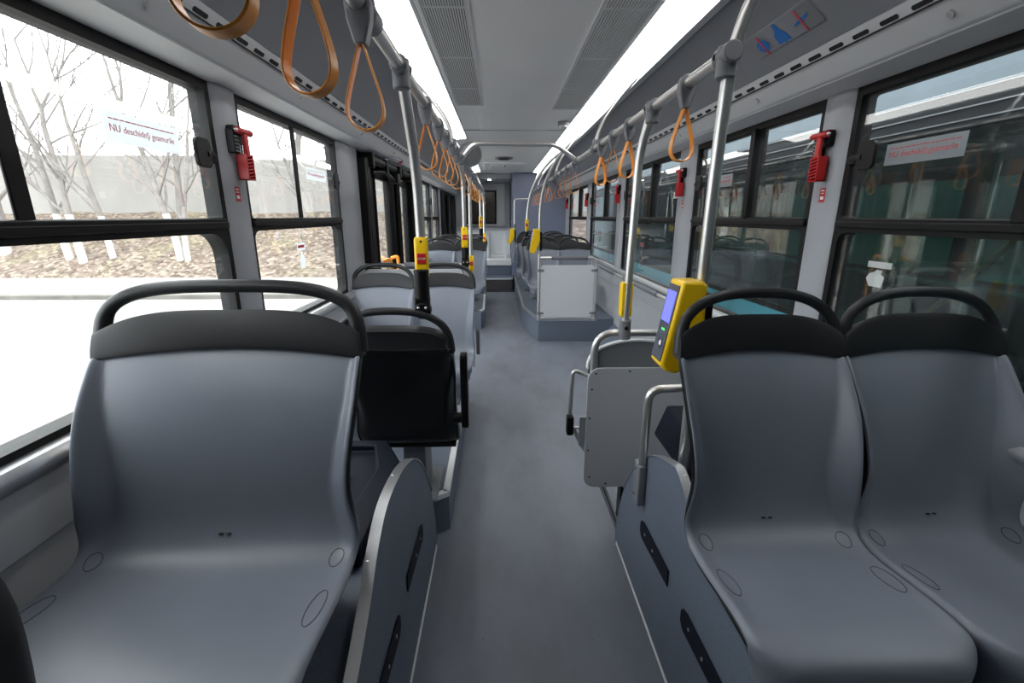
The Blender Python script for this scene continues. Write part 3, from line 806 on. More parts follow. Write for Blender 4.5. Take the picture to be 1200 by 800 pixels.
L2 = pole('second left steel pole with a stop button, at the end of the padded crossbar', [(-.405, 3.47, 1.12), (-.41, 3.47, 1.72), (-.42, 3.37, 1.84)], .1, rc=(-1, 3.37))
sleeve(L2, (-.405, 3.465, 1.10), .13)
pole('straight left steel pole standing on the floor in the doorway beyond the second stop button', [(-.42, 4.42, 0), (-.42, 4.42, 1.84)], rc=(-1, 4.42))
L4 = pole('third left steel pole with a stop button, on the first far left seat row', [(-.405, 6.57, 1.17), (-.41, 6.57, 1.7), (-.42, 6.48, 1.84)], .1, rc=(-1, 6.48))
sleeve(L4, (-.405, 6.565, 1.155), .13)
pole('far left steel pole on the second far seat row', [(-.385, 7.32, .252), (-.385, 7.32, 1.70), (-.42, 7.26, 1.84)], .1, rc=(-1, 7.26))
pole('last left steel pole beside the rear folding door', [(-.42, 8.55, 0), (-.42, 8.55, 1.84)], rc=(-1, 8.55))
PA = pole('far right steel pole with a stop button, rising from the rear seats to the ceiling', [(.215, 6.48, 1.14), (.22, 6.5, 1.45), (.26, 6.48, 1.76), (.42, 6.38, 2.05), (.66, 6.2, 2.26)], .25)
sleeve(PA, (.215, 6.475, 1.15), .10)
t = [o for o in COL.objects if o.get('label', '').startswith('right steel pole standing on the tube')][0]
G().ell((.386, 1.925, .985), .009, .003, .009, 14, 8).build('clamp_screw', M['hole'], t)
# hangers from the rail to the light channel
def hanger(sg, y):
    t = thing('rail_hanger', 'curved steel hanger from the %s rail up to the light strip, %s' % ('right' if sg > 0 else 'left', {2.98: 'nearer one', 5.0: 'farther one', 1.1: 'nearest one', 4.95: 'beyond the round mirror', 7.2: 'farthest one'}[y]), 'hanger', (sg * RAILX, y, RAILZ))
    G().tube(fil([(sg * .42, y, RAILZ + .0), (sg * .45, y, 1.98), (sg * .56, y + .02, 2.13), (sg * .672, y + .03, 2.25)], .12), .012, 12).build('tube', M['steel'], t)
    g = G(); g.tube([(sg * .42, y - .03, RAILZ), (sg * .42, y + .03, RAILZ)], .024, 16); g.tube([(sg * .42, y, RAILZ), (sg * .425, y, RAILZ + .05)], .018, 12)
    g.build('clamp', M['greyplas'], t, bevel=.003)
for a in ((1, 2.98), (1, 5.0), (-1, 1.1), (-1, 2.98), (-1, 4.95), (1, 7.2)): hanger(*a)
t = thing('crossbar', 'steel crossbar bridging the aisle under the ceiling between the two rails', 'bar', (0, 3.55, 1.94))
G().tube(fil([(-.42, 3.55, 1.845), (-.33, 3.55, 1.945), (.243, 3.55, 1.942), (.405, 3.60, 1.845)], .05), .0165, 14).build('tube', M['steel'], t)
g = G(); g.tube([(-.42, 3.52, 1.84), (-.42, 3.58, 1.84)], .026, 16); g.build('clamp', M['greyplas'], t, bevel=.003)
g = G(); g.tube([(.42, 3.57, 1.84), (.42, 3.63, 1.84)], .026, 16); g.build('clamp', M['greyplas'], t, bevel=.003)
t = thing('round_mirror', 'round grey mirror disc at the left end of the crossbar', 'mirror', (-.368, 3.64, 1.885))
g = G(); c = V((-.368, 3.66, 1.885)); nr = V((.15, -1, -.12)).normalized()
g.tube([c, c + nr * .010], .088, 40); g.build('rim', M['greyplas'], t, ang=25)
g = G(); g.tube([c + nr * .0105, c + nr * .0115], .080, 36); g.build('mirror_face', plain('mirror_face', rgb(150, 152, 156), .25, .6), t)
G().tube([c, V((-.42, 3.66, 1.842))], .008, 8).build('arm', M['greyplas'], t)

# stop buttons
def stop_button(label, first=None):
    t = thing('stop_button', label, 'stop button', (0, 0, 0))
    g = G()
    n = 14; lv = [(-.074, .021, .020), (-.062, .0235, .027), (-.03, .0235, .031), (0, .0235, .032), (.03, .0235, .031), (.062, .0235, .027), (.074, .021, .020)]
    vs = []
    for z, hw, dp in lv:
        for x, y in ((-hw, .024), (-hw, -dp * .75), (-hw * .8, -dp), (hw * .8, -dp), (hw, -dp * .75), (hw, .024)): vs.append(V((x, y, z)))
    fs = [tuple(range(5, -1, -1)), tuple(range(36, 42))]
    for i in range(6):
        for k in range(6): fs.append((i * 6 + k, i * 6 + (k + 1) % 6, (i + 1) * 6 + (k + 1) % 6, (i + 1) * 6 + k))
    g.add(vs, fs); g.build('casing', M['yellow'], t, bevel=.003, ang=30)
    G().box(-.0155, .0155, -.0365, -.030, -.016, .020).build('red_key', M['red'], t, bevel=.002)
    text_mesh('lettering', 'STOP', .0115, M['white'], t, (0, -.0368, -.0022), (1, 0, 0), (0, 0, 1), align='CENTER')
    g = G()
    for z in (-.060, .060): g.ell((0, -.0285, z), .004, .002, .004, 10, 6)
    g.each('screw', M['hole'], t)
    return t
sb = stop_button('nearest yellow stop button with red key, on the left pole'); sb.location = (-.430, 1.674, 1.305); sb.rotation_euler = (0, 0, .12)
place(sb, (-.408, 3.47, 1.30), .1, 'second yellow stop button on the left, above the padded crossbar')
place(sb, (-.408, 6.57, 1.37), .1, 'third yellow stop button on the left, far down the aisle')
place(sb, (-.385, 7.32, 1.12), .1, 'small yellow button low on the far left pole')
place(sb, (.219, 6.49, 1.33), -.1, 'yellow stop button on the far right pole above the rear seats')
s2 = place(sb, (.386, 1.962, 1.105), PI, 'yellow button seen from behind, on the pole of the rearward seat panel')
place(sb, (-.42, 4.42, 1.02), .1, 'yellow button low on the straight left pole in the doorway')

# ticket readers
def reader(label):
    t = thing('ticket_reader', label, 'ticket reader', (0, 0, 0))
    # outline in x-z: slanted screen side towards the aisle
    poly = [(-.055, .135), (.005, .135), (.018, .125), (.020, .0), (-.035, -.128), (-.050, -.140), (-.085, -.128), (-.098, -.112)]
    G().prism([(x, -.045, z) for x, z in poly], (0, .10, 0)).build('casing', M['yellow'], t, bevel=.009, seg=3)
    a = V((-.055, 0, .135)); b = V((-.098, 0, -.112)); d = (b - a).normalized(); n = V((d.z, 0, -d.x)); 
    if n.x > 0: n = -n
    def q(u, v, o):  # u down the face 0..1, v across
        return a + (b - a) * u + V((0, v, 0)) + n * o
    G().prism([q(.055, -.034, .001), q(.055, .044, .001), q(.965, .044, .001), q(.965, -.034, .001)], n * .0025).build('front_glass', M['glassblack'], t, bevel=.001)
    G().prism([q(.13, -.028, .0037), q(.13, .038, .0037), q(.50, .038, .0037), q(.50, -.028, .0037)], n * .0006).build('screen', M['screen'], t)
    g = G()
    for v in (-.004, .008): g.prism([q(.585, v - .004, .0037), q(.585, v + .004, .0037), q(.603, v + .004, .0037), q(.603, v - .004, .0037)], n * .0008)
    g.each('green_light', M['greenled'], t)
    g = G()
    for r_ in (.019, .013): g.tube([q(.76, 0, .0042) + d * r_ * math.cos(2 * PI * k / 24) + V((0, r_ * math.sin(2 * PI * k / 24), 0)) for k in range(24)], .0011, 6, closed=True)
    g.build('tap_ring', M['padgrey'], t)
    G().tube([q(.76, 0, .0036), q(.76, 0, .0046)], .008, 16).build('tap_disc', M['white'], t)
    G().box(.019, .044, -.035, .045, -.105, .10).build('back_bracket', M['black'], t, bevel=.006)
    return t
rd = reader('near yellow ticket reader with lit screen on the right pole behind the aisle seat'); rd.location = (.416, 1.335, 1.136)
rd.rotation_euler = (0, 0, 0)
place(rd, (.283, 5.37, 1.175), 0, 'orange-yellow ticket reader on the pole of the white partition')
place(rd, (.098, 8.60, 1.10), 0, 'far ticket reader on the bent grab post beside the tower')

# ------------------------------------------------------------------ hanging straps
def strap(label):
    t = thing('hanging_strap', label, 'hanging strap', (0, 0, 0))
    g = G(); g.tube([(0, -.017, 0), (0, .017, 0)], .0245, 16)
    poly = [(-.026, .0), (.026, .0), (.0225, -.03), (.0105, -.072), (-.0105, -.072), (-.0225, -.03)]
    g.prism([(x, -.016, z) for x, z in poly], (0, .032, 0))
    g.build('clip', M['greyplas'], t, bevel=.004)
    path = []
    top = V((0, 0, -.068)); r = .038; cz = -.068 - .158 + r
    th = math.radians(24)
    for i in range(6): path.append(V((-.004, 0, -.066)).lerp(V((-r * math.cos(th * .6), 0, cz + r * math.sin(th) * 1.2)), i / 6))
    for k in range(25):
        a = PI - th * .6 + (PI + 2 * th * .6) * k / 24 * 1.0
        path.append(V((r * math.cos(a), 0, cz + r * math.sin(a) * (1.0 if math.sin(a) < 0 else 1.2 * math.sin(th) / math.sin(th * .6)))))
    for i in range(1, 7): path.append(V((r * math.cos(th * .6), 0, cz + r * math.sin(th) * 1.2)).lerp(V((.004, 0, -.066)), i / 6))
    # light smoothing
    for _ in range(3): path = [path[0]] + [(path[i - 1] + path[i] * 2 + path[i + 1]) / 4 for i in range(1, len(path) - 1)] + [path[-1]]
    path = [p + V((0, -.0115, 0)) for p in path]
    G().band(path, (0, .023, 0), .0032).build('loop', M['orange'], t, bevel=.001, ang=60)
    return t
ORD = ['first', 'second', 'third', 'fourth', 'fifth', 'sixth', 'seventh', 'eighth', 'ninth', 'tenth', 'eleventh', 'twelfth', 'thirteenth', 'fourteenth', 'fifteenth', 'sixteenth', 'seventeenth', 'eighteenth', 'nineteenth', 'twentieth']
st = None
LY = [.515, .75, 1.03, 1.85, 2.22, 2.50, 2.78, 3.10, 3.86, 4.12, 4.68, 5.2, 5.45, 5.75, 6.1, 6.75, 7.0, 7.55, 7.9]
RY = [1.56, 2.20, 2.49, 2.77, 3.72, 4.10, 4.42, 4.75, 5.55, 5.85, 6.75, 7.15, 7.55, 7.95]
for sg, ys, side in ((-1, LY, 'left'), (1, RY, 'right')):
    for i, y in enumerate(ys):
        rz = random.uniform(-.35, .35) + (.25 if i % 3 == 0 else 0)
        if sg > 0 and i == 0: rz = .1
        if sg < 0 and i < 3: rz = [.1, -.15, .05][i]
        l = 'orange hanging strap on the %s rail, %s counted from the camera' % (side, ORD[i])
        if st is None: st = strap(l); st['group'] = 'orange hanging straps'; st.location = (sg * RAILX, y, RAILZ); st.rotation_euler = (0, 0, rz); first = st
        else: c = place(st, (sg * RAILX, y, RAILZ), rz, l, 'orange hanging straps')
# keep every clip aligned with its rail while the loop twists
for o in list(COL.objects):
    if o.get('category') == 'hanging strap':
        rz = o.rotation_euler.z; o.rotation_euler = (0, 0, 0)
        for ch in o.children:
            if ch.name.startswith('loop'): ch.rotation_euler = (random.uniform(-.04, .04), 0, rz)

# ------------------------------------------------------------------ rearward seat panel (right) with frame and folded armrest
t = thing('rearward_seat', 'rear-facing tip-up seat seen from behind, grey riveted panel in a steel frame', 'seat', (.45, 2.0, 0))
pl = rounded(.235, 1.12, .205, .80, .055, 6)
G().prism([(a, 1.945, b) for a, b in pl], (0, .012, 0)).build('backing_panel', M['panelgrey'], t, bevel=.002)
g = G()
for x, z in ((.27, .775), (.255, .70), (.25, .56), (.25, .40), (.262, .26), (.42, .785), (.34, .225), (.6, .785), (.8, .785)): g.ell((x, 1.9435, z), .0045, .003, .0045, 10, 6)
g.each('panel_rivet', M['hole'], t)
for cx in (.455, .895):
    arc = [(cx + .215 * math.cos(PI * k / 24), 1.972, .79 + .125 * math.sin(PI * k / 24) ** .8) for k in range(25)]
    G().prism(arc, (0, .02, 0)).build('arched_back', M['panelgrey'] if False else M['greyplas'], t, bevel=.003)
    G().band([(a, 1.966, b) for a, b, in [(p[0], p[2]) for p in arc]], (0, .03, 0), -.007).build('arched_rim', M['white'], t)
G().tube(fil([(.262, 1.965, .22), (.262, 1.965, .955), (1.16, 1.965, .955)], .09, 8), .0165, 14).build('frame_tube', M['steel'], t)
G().tube(fil([(.262, 1.975, .745), (.172, 1.975, .785), (.165, 1.99, .53), (.235, 1.99, .385), (.262, 1.98, .36)], .03, 6), .0095, 12).build('armrest_loop', M['steel'], t)
G().box(.150, .182, 1.955, 2.0, .468, .562).build('armrest_pad', M['black'], t, bevel=.008, seg=3)
g = G(); g.box(.205, .243, 1.95, 1.957, .42, .565); g.tube([(.18, 1.975, .50), (.235, 1.975, .50)], .007, 10); g.box(.236, .243, 1.95, 1.98, .42, .565); g.build('armrest_bracket', M['steel'], t, bevel=.002)
g = G(); g.prism([(.315, 1.99, .20), (.345, 1.99, .20), (.418, 1.885, .006), (.388, 1.885, .006)], (0, .028, .0)); g.build('foot_bar', M['alu'], t, bevel=.002)
g = G(); g.prism([(.329, 1.987, .20), (.334, 1.987, .20), (.407, 1.882, .008), (.402, 1.882, .008)], (0, .002, 0)); g.build('foot_bar_groove', M['dark'], t)
g = G(); g.box(.255, 1.11, 2.0, 2.03, .40, .78); g.box(.255, 1.11, 2.03, 2.07, .44, .84); g.build('folded_cushion', M['seat_back'], t, bevel=.015, seg=3)
g = G(); g.box(1.05, 1.10, 1.955, 2.02, .0, .22); g.box(.42, .46, 1.96, 2.02, .0, .22); g.build('support_leg', M['black'], t, bevel=.003)

# grab loop on the right wheel box
t = thing('grab_loop', 'bent steel grab loop bracketed to the right wheel box', 'grab bar', (.37, 1.5, .5))
G().tube(fil([(.362, 1.512, .46), (.362, 1.505, .868), (.66, 1.49, .885), (.66, 1.50, .59)], .05, 8), .0145, 14).build('tube', M['steel'], t)
G().box(.346, .374, 1.49, 1.555, .41, .575).build('bracket', M['greyplas'], t, bevel=.006, seg=3)
g = G()
for z in (.44, .545): g.ell((.346, 1.535, z), .002, .006, .006, 12, 6)
g.each('bracket_bolt', M['hole'], t)

# partitions
t = thing('partition', 'white panel in a steel frame with grey padded top bar in front of the right rear seats', 'partition', (.62, 5.37, .27))
G().prism([(a, 5.362, b) for a, b in rounded(.318, .938, .295, .905, .035)], (0, .010, 0)).build('panel', M['panelwhite'], t, bevel=.002)
G().tube(fil([(.30, 5.375, .272), (.30, 5.375, 1.3), (.302, 5.37, 1.55), (.335, 5.33, 1.78), (.44, 5.24, 2.02), (.672, 5.05, 2.26)], .16, 8), .0165, 14).build('pole', M['steel'], t)
G().tube(fil([(.30, 5.375, .985), (.925, 5.375, .985), (.957, 5.375, .93), (.957, 5.375, .272)], .05, 8), .0155, 14).build('frame_tube', M['steel'], t)
G().tube([(.44, 5.375, .985), (.86, 5.375, .985)], .023, 14).build('grip', M['padgrey'], t, bevel=.003)
G().tube([(.30, 5.375, .285), (.957, 5.375, .285)], .009, 10).build('bottom_tube', M['steel'], t)
for x, s in ((.30, 1), (.957, -1)):
    for z in (.345, .845):
        g = G(); g.tube([(x, 5.375, z - .018), (x, 5.375, z + .018)], .023, 14); g.box(min(x, x + s * .055), max(x, x + s * .055), 5.352, 5.376, z - .012, z + .012); g.build('panel_clamp', M['greyplas'], t, bevel=.003)
t = thing('partition', 'pale panel with grey padded crossbar behind the left facing seats, before the folding door', 'partition', (-.8, 3.5, .2))
G().prism([(a, 3.485, b) for a, b in rounded(-1.15, -.43, .26, 1.07, .035)], (0, .010, 0)).build('panel', M['panelwhite'], t, bevel=.002)
G().tube(fil([(-1.185, 3.5, 1.095), (-.405, 3.5, 1.095), (-.405, 3.5, .202)], .05), .0155, 14).build('frame_tube', M['steel'], t)
G().tube([(-.86, 3.5, 1.095), (-.45, 3.5, 1.095)], .024, 14).build('grip', M['padgrey'], t, bevel=.003)
for z in (.34, .95):
    g = G(); g.tube([(-.405, 3.5, z - .018), (-.405, 3.5, z + .018)], .023, 14); g.box(-.46, -.405, 3.478, 3.5, z - .012, z + .012); g.build('panel_clamp', M['greyplas'], t, bevel=.003)

# grab frame beside the tower
t = thing('bent_grab_post', 'tall bent steel grab post beside the blue-grey tower at the end of the aisle', 'grab frame', (.11, 8.6, .27))
G().tube(fil([(.40, 8.62, 1.74), (.118, 8.6, 1.74), (.118, 8.6, .62), (.19, 8.62, .60), (.19, 8.62, .272)], .06), .015, 12).build('tube', M['steel'], t)
G().tube([(.118, 8.6, .92), (.30, 8.62, .92)], .012, 10).build('cross_tube', M['steel'], t)
g = G(); g.tube([(.118, 8.6, 1.24), (.118, 8.6, 1.31)], .022, 12); g.build('clamp', M['greyplas'], t, bevel=.003)
# wall rail with grips
t = thing('wall_rail', 'steel handrail with grey grips along the right wall under the window sill', 'handrail', (1.14, 4.2, .82))
G().tube([(1.14, 2.3, .825), (1.14, 6.1, .825)], .014, 12).build('tube', M['steel'], t)
for a, b in ((5.25, 5.95), (3.75, 4.42), (2.5, 3.0)): G().tube([(1.14, a, .825), (1.14, b, .825)], .022, 14).build('grip', M['padgrey'], t, bevel=.003)
for y in (2.35, 3.4, 4.8, 6.05):
    g = G(); g.tube([(1.14, y, .825), (1.20, y, .825)], .010, 10); g.tube([(1.14, y - .02, .825), (1.14, y + .02, .825)], .02, 12); g.each('bracket', M['greyplas'], t, bevel=.002)

# ------------------------------------------------------------------ hammers and small labels on the pillars
def hammer(label):
    t = thing('safety_hammer', label, 'safety hammer', (0, 0, 0))          # local: +x into the bus
    g = G(); g.prism([(-.001, a, b) for a, b in rounded(-.05, .03, -.02, .045, .014)], (.027, 0, 0)); g.box(-.001, .03, -.055, -.02, -.055, .03)
    g.build('holder', M['black'], t, bevel=.004)
    g = G()
    for k in range(5): g.box(.0295, .031, -.052, -.024, -.05 + k * .013, -.045 + k * .013)
    g.build('holder_rib', M['greyplas'], t)
    g = G(); g.tube([(.042, -.055, .025), (.042, .045, .025)], [.011, .013], 14)
    g.build('hammer_head', M['red'], t, bevel=.003)
    g = G(); g.tube([(.042, -.055, .025), (.042, -.068, .025)], [.008, .001], 12); g.tube([(.042, .045, .025), (.042, .06, .025)], [.008, .001], 12); g.each('steel_tip', M['steel'], t)
    g = G(); g.prism([(.034, -.012, .02), (.034, .014, .02), (.034, .016, -.06), (.034, -.014, -.06)], (.016, 0, 0)); g.build('handle', M['red'], t, bevel=.005)
    g = G(); g.box(.012, .052, -.026, .026, -.15, -.145); g.box(.012, .016, -.026, .026, -.15, -.055); g.box(.012, .052, -.026, -.021, -.15, -.055); g.box(.012, .052, .021, .026, -.15, -.055)
    for k in range(7): g.prism([(.049, -.024, -.142 + k * .0125), (.049, .024, -.134 + k * .0125), (.049, .024, -.129 + k * .0125), (.049, -.024, -.137 + k * .0125)], (.004, 0, 0))
    g.build('guard', M['red'], t, bevel=.001)
    return t
h0 = hammer('red safety hammer with black holder on the first left pillar'); h0.location = (-1.172, 1.955, 1.735)
hs = [(1.973, 'nearest red safety hammer on the right, on the first pillar'), (3.475, 'second red safety hammer on the right'), (5.31, 'third red safety hammer on the right'), (7.185, 'fourth red safety hammer on the right'), (9.3, 'farthest red safety hammer on the right, beside the tower')]
for y, l in hs: place(h0, (1.172, y, 1.735), PI, l)
def redlabel(sg, y, label):
    t = thing('warning_label', label, 'label', (sg * 1.1715, y, 1.53))
    G().box(min(sg * 1.1735, sg * 1.1705), max(sg * 1.1735, sg * 1.1705), y - .016, y + .016, 1.505, 1.56).build('sticker', M['red'], t)
    g = G()
    for a, b in ((1.548, 1.552), (1.538, 1.541), (1.515, 1.527)): g.box(min(sg * 1.1705, sg * 1.170), max(sg * 1.1705, sg * 1.170), y - .011, y + .009, a, b)
    g.build('print', M['white'], t)
redlabel(-1, 1.925, 'small red label under the hammer on the first left pillar')
for y, l in ((1.965, 'nearest'), (3.475, 'second'), (5.31, 'third')): redlabel(1, y, 'small red label under the %s red hammer on the right' % l)

# window stickers
def strip_sticker(sg, y0, y1, z0, z1, label):
    side = 'left' if sg < 0 else 'right'
    x = sg * 1.2055
    t = thing('window_sticker', label, 'sticker', (x, (y0 + y1) / 2, z0))
    G().box(min(x, x + sg * .0005), max(x, x + sg * .0005), y0, y1, z0, z1).build('paper', M['stick'], t)
    w = y1 - y0; xo = x - sg * .0004
    if sg < 0: o = (xo, y0 + w * .05, z0 + (z1 - z0) * .36); xd = (0, 1, 0)
    else: o = (xo, y1 - w * .05, z0 + (z1 - z0) * .36); xd = (0, -1, 0)
    m1 = text_mesh('lettering', 'NU', .0275 * w / .3, M['redprint'], t, o, xd, (0, 0, 1), .0002)
    o2 = V(o) + V(xd) * w * .165
    text_mesh('lettering', 'deschideţi geamurile', .0255 * w / .3, M['redprint'], t, o2, xd, (0, 0, 1), .0002)
    g = G(); random.seed(3)
    u = .06
    while u < .9:
        l = random.uniform(.03, .09); ya, yb = (y0 + w * u, y0 + w * min(.93, u + l)) if sg < 0 else (y1 - w * min(.93, u + l), y1 - w * u)
        g.box(min(xo, xo + sg * .0003), max(xo, xo + sg * .0003), ya, yb, z0 + (z1 - z0) * .745, z0 + (z1 - z0) * .785); u += l + .012
    g.build('small_print', M['redprint'], t)
def white_sticker_mat():
    m, nt, b = new_mat('sticker_film'); b.inputs['Base Color'].default_value = rgb(104, 110, 114); b.inputs['Roughness'].default_value = .5
    tr = nt.nodes.new('ShaderNodeBsdfTranslucent'); tr.inputs['Color'].default_value = rgb(220, 222, 224)
    mx = nt.nodes.new('ShaderNodeMixShader'); mx.inputs[0].default_value = .75
    nt.links.new(b.outputs[0], mx.inputs[1]); nt.links.new(tr.outputs[0], mx.inputs[2]); nt.links.new(mx.outputs[0], nt.nodes['Material Output'].inputs[0])
    return m
M['stick'] = white_sticker_mat()
strip_sticker(-1, 1.375, 1.675, 1.645, 1.725, 'white strip sticker with red writing on the nearest left window')
strip_sticker(-1, 2.72, 3.01, 1.645, 1.71, 'white strip sticker with red writing on the second left window')
strip_sticker(1, 1.42, 1.715, 1.62, 1.69, 'white strip sticker with red writing on the nearest right window')
strip_sticker(1, 2.83, 3.11, 1.62, 1.69, 'white strip sticker with red writing on the second right window')
def exit_sticker(sg, y, z, label):
    x = sg * 1.2055; t = thing('window_sticker', label, 'sticker', (x, y, z))
    xa, xb = sorted((x, x + sg * .0004))
    g = G(); g.box(xa, xb, y - .05, y + .05, z + .085, z + .125); g.build('title_strip', M['stick'], t)
    G().box(min(x, x - sg * .0004), max(x, x - sg * .0004), y - .04, y + .04, z + .097, z + .112).build('print', M['redprint'], t)
    pts = [(x, y + a, z + b) for a, b in ((-.03, -.01), (.03, -.01), (.042, .03), (.03, .05), (.012, .06), (.006, .078), (-.014, .078), (-.016, .055), (-.034, .04))]
    G().prism(pts, (sg * .0004, 0, 0)).build('hand_symbol', M['stick'], t)
exit_sticker(-1, 2.54, 1.19, 'small white pictogram sticker low on the second left window')
exit_sticker(1, 4.5, 1.08, 'small pink and white pictogram sticker low on the third right window')
exit_sticker(1, 6.4, 1.13, 'small white pictogram sticker low on the fourth right window')
# pictogram film on the right cove
t = thing('pictogram_film', 'clear film with three blue pictograms, two crossed by red bars, above the right windows', 'sticker', (.87, 1.85, 2.13))
pa = V((.905, 0, 2.105)); pb = V((.985, 0, 2.03)); dd = (V((.97, 0, 2.046)) - V((.83, 0, 2.168))).normalized(); nn = V((dd.z, 0, -dd.x))
if nn.x > 0: nn = -nn
CC = [V((p.x, 0, p.y)) for p in cr([V((a, b, 0)) for a, b in cove], 4)]
def cp(u, y, o=.003):    # u metres down the cove from its upper edge at x = .74
    P = CC[4:]; i = 0
    while i < len(P) - 2 and u > (P[i + 1] - P[i]).length: u -= (P[i + 1] - P[i]).length; i += 1
    d = (P[i + 1] - P[i]).normalized(); n_ = V((d.z, 0, -d.x))
    if n_.x > 0: n_ = -n_
    return P[i] + d * u + V((0, y, 0)) + n_ * (o + .0015)
film = plain('clear_film', rgb(142, 144, 150), .3)
g = G(); g.grid(lambda u, v: cp(.145 + .1 * u, 1.74 + .4 * v, 0), 24, 2)
g.build('film', film, t, solid=.0006)
def picto(pts, mat, name, o=.0018):
    g = G(); g.prism([cp(u + .03, y + .08, o) for y, u in pts], nn * .0006); g.build(name, mat, t)
picto([(1.99 + .032 * math.cos(a * PI / 7) * (1 + .22 * (a % 2)), .175 + .026 * math.sin(a * PI / 7) * (1 + .2 * (a % 3 == 0))) for a in range(14)], M['blueprint'], 'pictogram')
picto([(1.87 + a, .17 + b) for a, b in ((-.004, -.048), (.010, -.044), (.014, -.022), (.034, -.004), (.038, .026), (.030, .038), (.012, .032), (0, .040), (-.016, .034), (-.034, .036), (-.03, .004), (-.014, -.018), (-.012, -.04))], M['blueprint'], 'pictogram')
picto([(1.745 + a, .168 + b) for a, b in ((-.045, -.012), (-.008, -.006), (.0, -.018), (.006, -.006), (.042, .004), (.042, .010), (.006, .006), (.0, .014), (-.008, .004), (-.045, -.004))], M['blueprint'], 'pictogram')
picto([(1.99 - .004, .128), (1.99 + .004, .128), (1.99 + .004, .218), (1.99 - .004, .218)], M['redprint'], 'bar', .0026)
picto([(1.745 - .004, .125), (1.745 + .004, .125), (1.745 + .004, .215), (1.745 - .004, .215)], M['redprint'], 'bar', .0026)

# ------------------------------------------------------------------ folding doors on the left
def door(n, y0, y1, label):
    t = sroot('door_%d' % n, (-1.22, (y0 + y1) / 2, 0), label, 'door')
    ym = (y0 + y1) / 2
    for a, b, gl in ((y0 + .12, ym - .01, (y0 + .56, ym - .14)), (ym + .01, y1 - .12, (ym + .28, y1 - .45))):
        g = G(); g.box(-1.25, -1.21, a, gl[0], .02, 1.84); g.box(-1.25, -1.21, gl[1], b, .02, 1.84); g.box(-1.25, -1.21, gl[0], gl[1], .02, .14); g.box(-1.25, -1.21, gl[0], gl[1], 1.76, 1.84)
        lf = g.build('door_leaf', M['rubber'], t, bevel=.006)
        G().box(-1.234, -1.229, gl[0] - .01, gl[1] + .01, .13, 1.77).build('pane', M['pane'], lf)
        g = G(); 
        for yy in (gl[0] - .015, gl[1] + .015): g.tube([(-1.205, yy, .1), (-1.205, yy, 1.8)], .012, 10)
        g.each('gasket', M['black'], lf)
    for yy, r_ in ((y0 + .06, .036), (y0 + .2, .026), (y1 - .07, .036), (y1 - .22, .026), (ym + .10, .03)):
        G().tube([(-1.15 + (.0 if r_ > .03 else -.02), yy, .02), (-1.15 + (.0 if r_ > .03 else -.02), yy, 1.86)], r_, 16).build('door_post', M['black'], t)
    g = G(); g.box(-1.19, -1.12, y0 + .01, y0 + .13, .0, 1.86); g.box(-1.19, -1.09, y1 - .32, y1 - .01, .0, 1.86)
    g.build('post_cover', M['rubber'], t, bevel=.01)
    G().box(-1.262, -1.19, y0, y1, .0, .02).build('threshold', M['alu'], t)
    return t
d1 = door(1, 3.6, 5.96, 'black front folding door with narrow panes on the left')
d2 = door(2, 8.44, 10.46, 'black rear folding door on the left near the bench')
for yy, s in ((4.24, 1), (4.55, 1)):
    G().tube(fil([(-1.195, yy, 1.06), (-1.13, yy, 1.08), (-1.13, yy + .05 * s, .62), (-1.195, yy + .05, .60)], .03), .016, 12).build('door_handle', M['orange'], d1)
t = thing('door_operator', 'black door mechanism with shafts and levers above the front folding door', 'door mechanism', (-1.12, 4.8, 1.84))
g = G(); g.tube([(-1.12, 3.72, 1.865), (-1.12, 4.55, 1.865)], .030, 16); g.tube([(-1.12, 4.85, 1.865), (-1.12, 5.7, 1.865)], .030, 16); g.build('cylinder', M['black'], t)
g = G()
for y in (3.7, 4.15, 4.7, 5.2, 5.8): g.box(-1.19, -1.085, y, y + .05, 1.80, 1.905)
g.box(-1.16, -1.09, 4.58, 4.70, 1.74, 1.83); g.each('bracket', M['rubber'], t, bevel=.004)
G().tube(cr([(-1.15, 3.9, 1.78), (-1.11, 4.2, 1.80), (-1.13, 4.6, 1.77), (-1.14, 5.0, 1.79)], 6), .014, 10).build('lever', M['black'], t)
t = thing('emergency_valve', 'small red emergency door valve hanging by wires over the front folding door', 'valve', (-1.08, 4.55, 1.92))
G().tube([(-1.08, 4.62, 1.915), (-1.06, 4.60, 1.945)], .018, 12).build('knob', M['red'], t, bevel=.003)
g = G(); g.tube(cr([(-1.07, 4.6, 1.93), (-1.04, 4.45, 1.90), (-1.06, 4.25, 1.91), (-1.1, 4.1, 1.90)], 6), .004, 8); g.tube(cr([(-1.07, 4.6, 1.93), (-1.0, 4.4, 1.925), (-1.02, 4.2, 1.93), (-1.08, 4.05, 1.92)], 6), .004, 8)
g.each('wire', M['greyplas'], t)

# ------------------------------------------------------------------ outside
GZ = -.35
m, nt, b = new_mat('pale_pavement')
N = nt.nodes; tc = N.new('ShaderNodeTexCoord'); n1 = N.new('ShaderNodeTexNoise'); n1.inputs['Scale'].default_value = .35; n1.inputs['Detail'].default_value = 9
r_ = N.new('ShaderNodeValToRGB'); r_.color_ramp.elements[0].position = .35; r_.color_ramp.elements[0].color = rgb(110, 108, 105); r_.color_ramp.elements[1].color = rgb(141, 139, 136); r_.color_ramp.elements[1].position = .6
nt.links.new(tc.outputs['Object'], n1.inputs['Vector']); nt.links.new(n1.outputs['Fac'], r_.inputs['Fac']); nt.links.new(r_.outputs['Color'], b.inputs['Base Color']); b.inputs['Roughness'].default_value = .9
M['road'] = m
struct(G().box(-60, 60, -20, 10.5, GZ - .1, GZ).build('ground', M['road']), 'pale yard pavement outside the left windows', 'pavement')
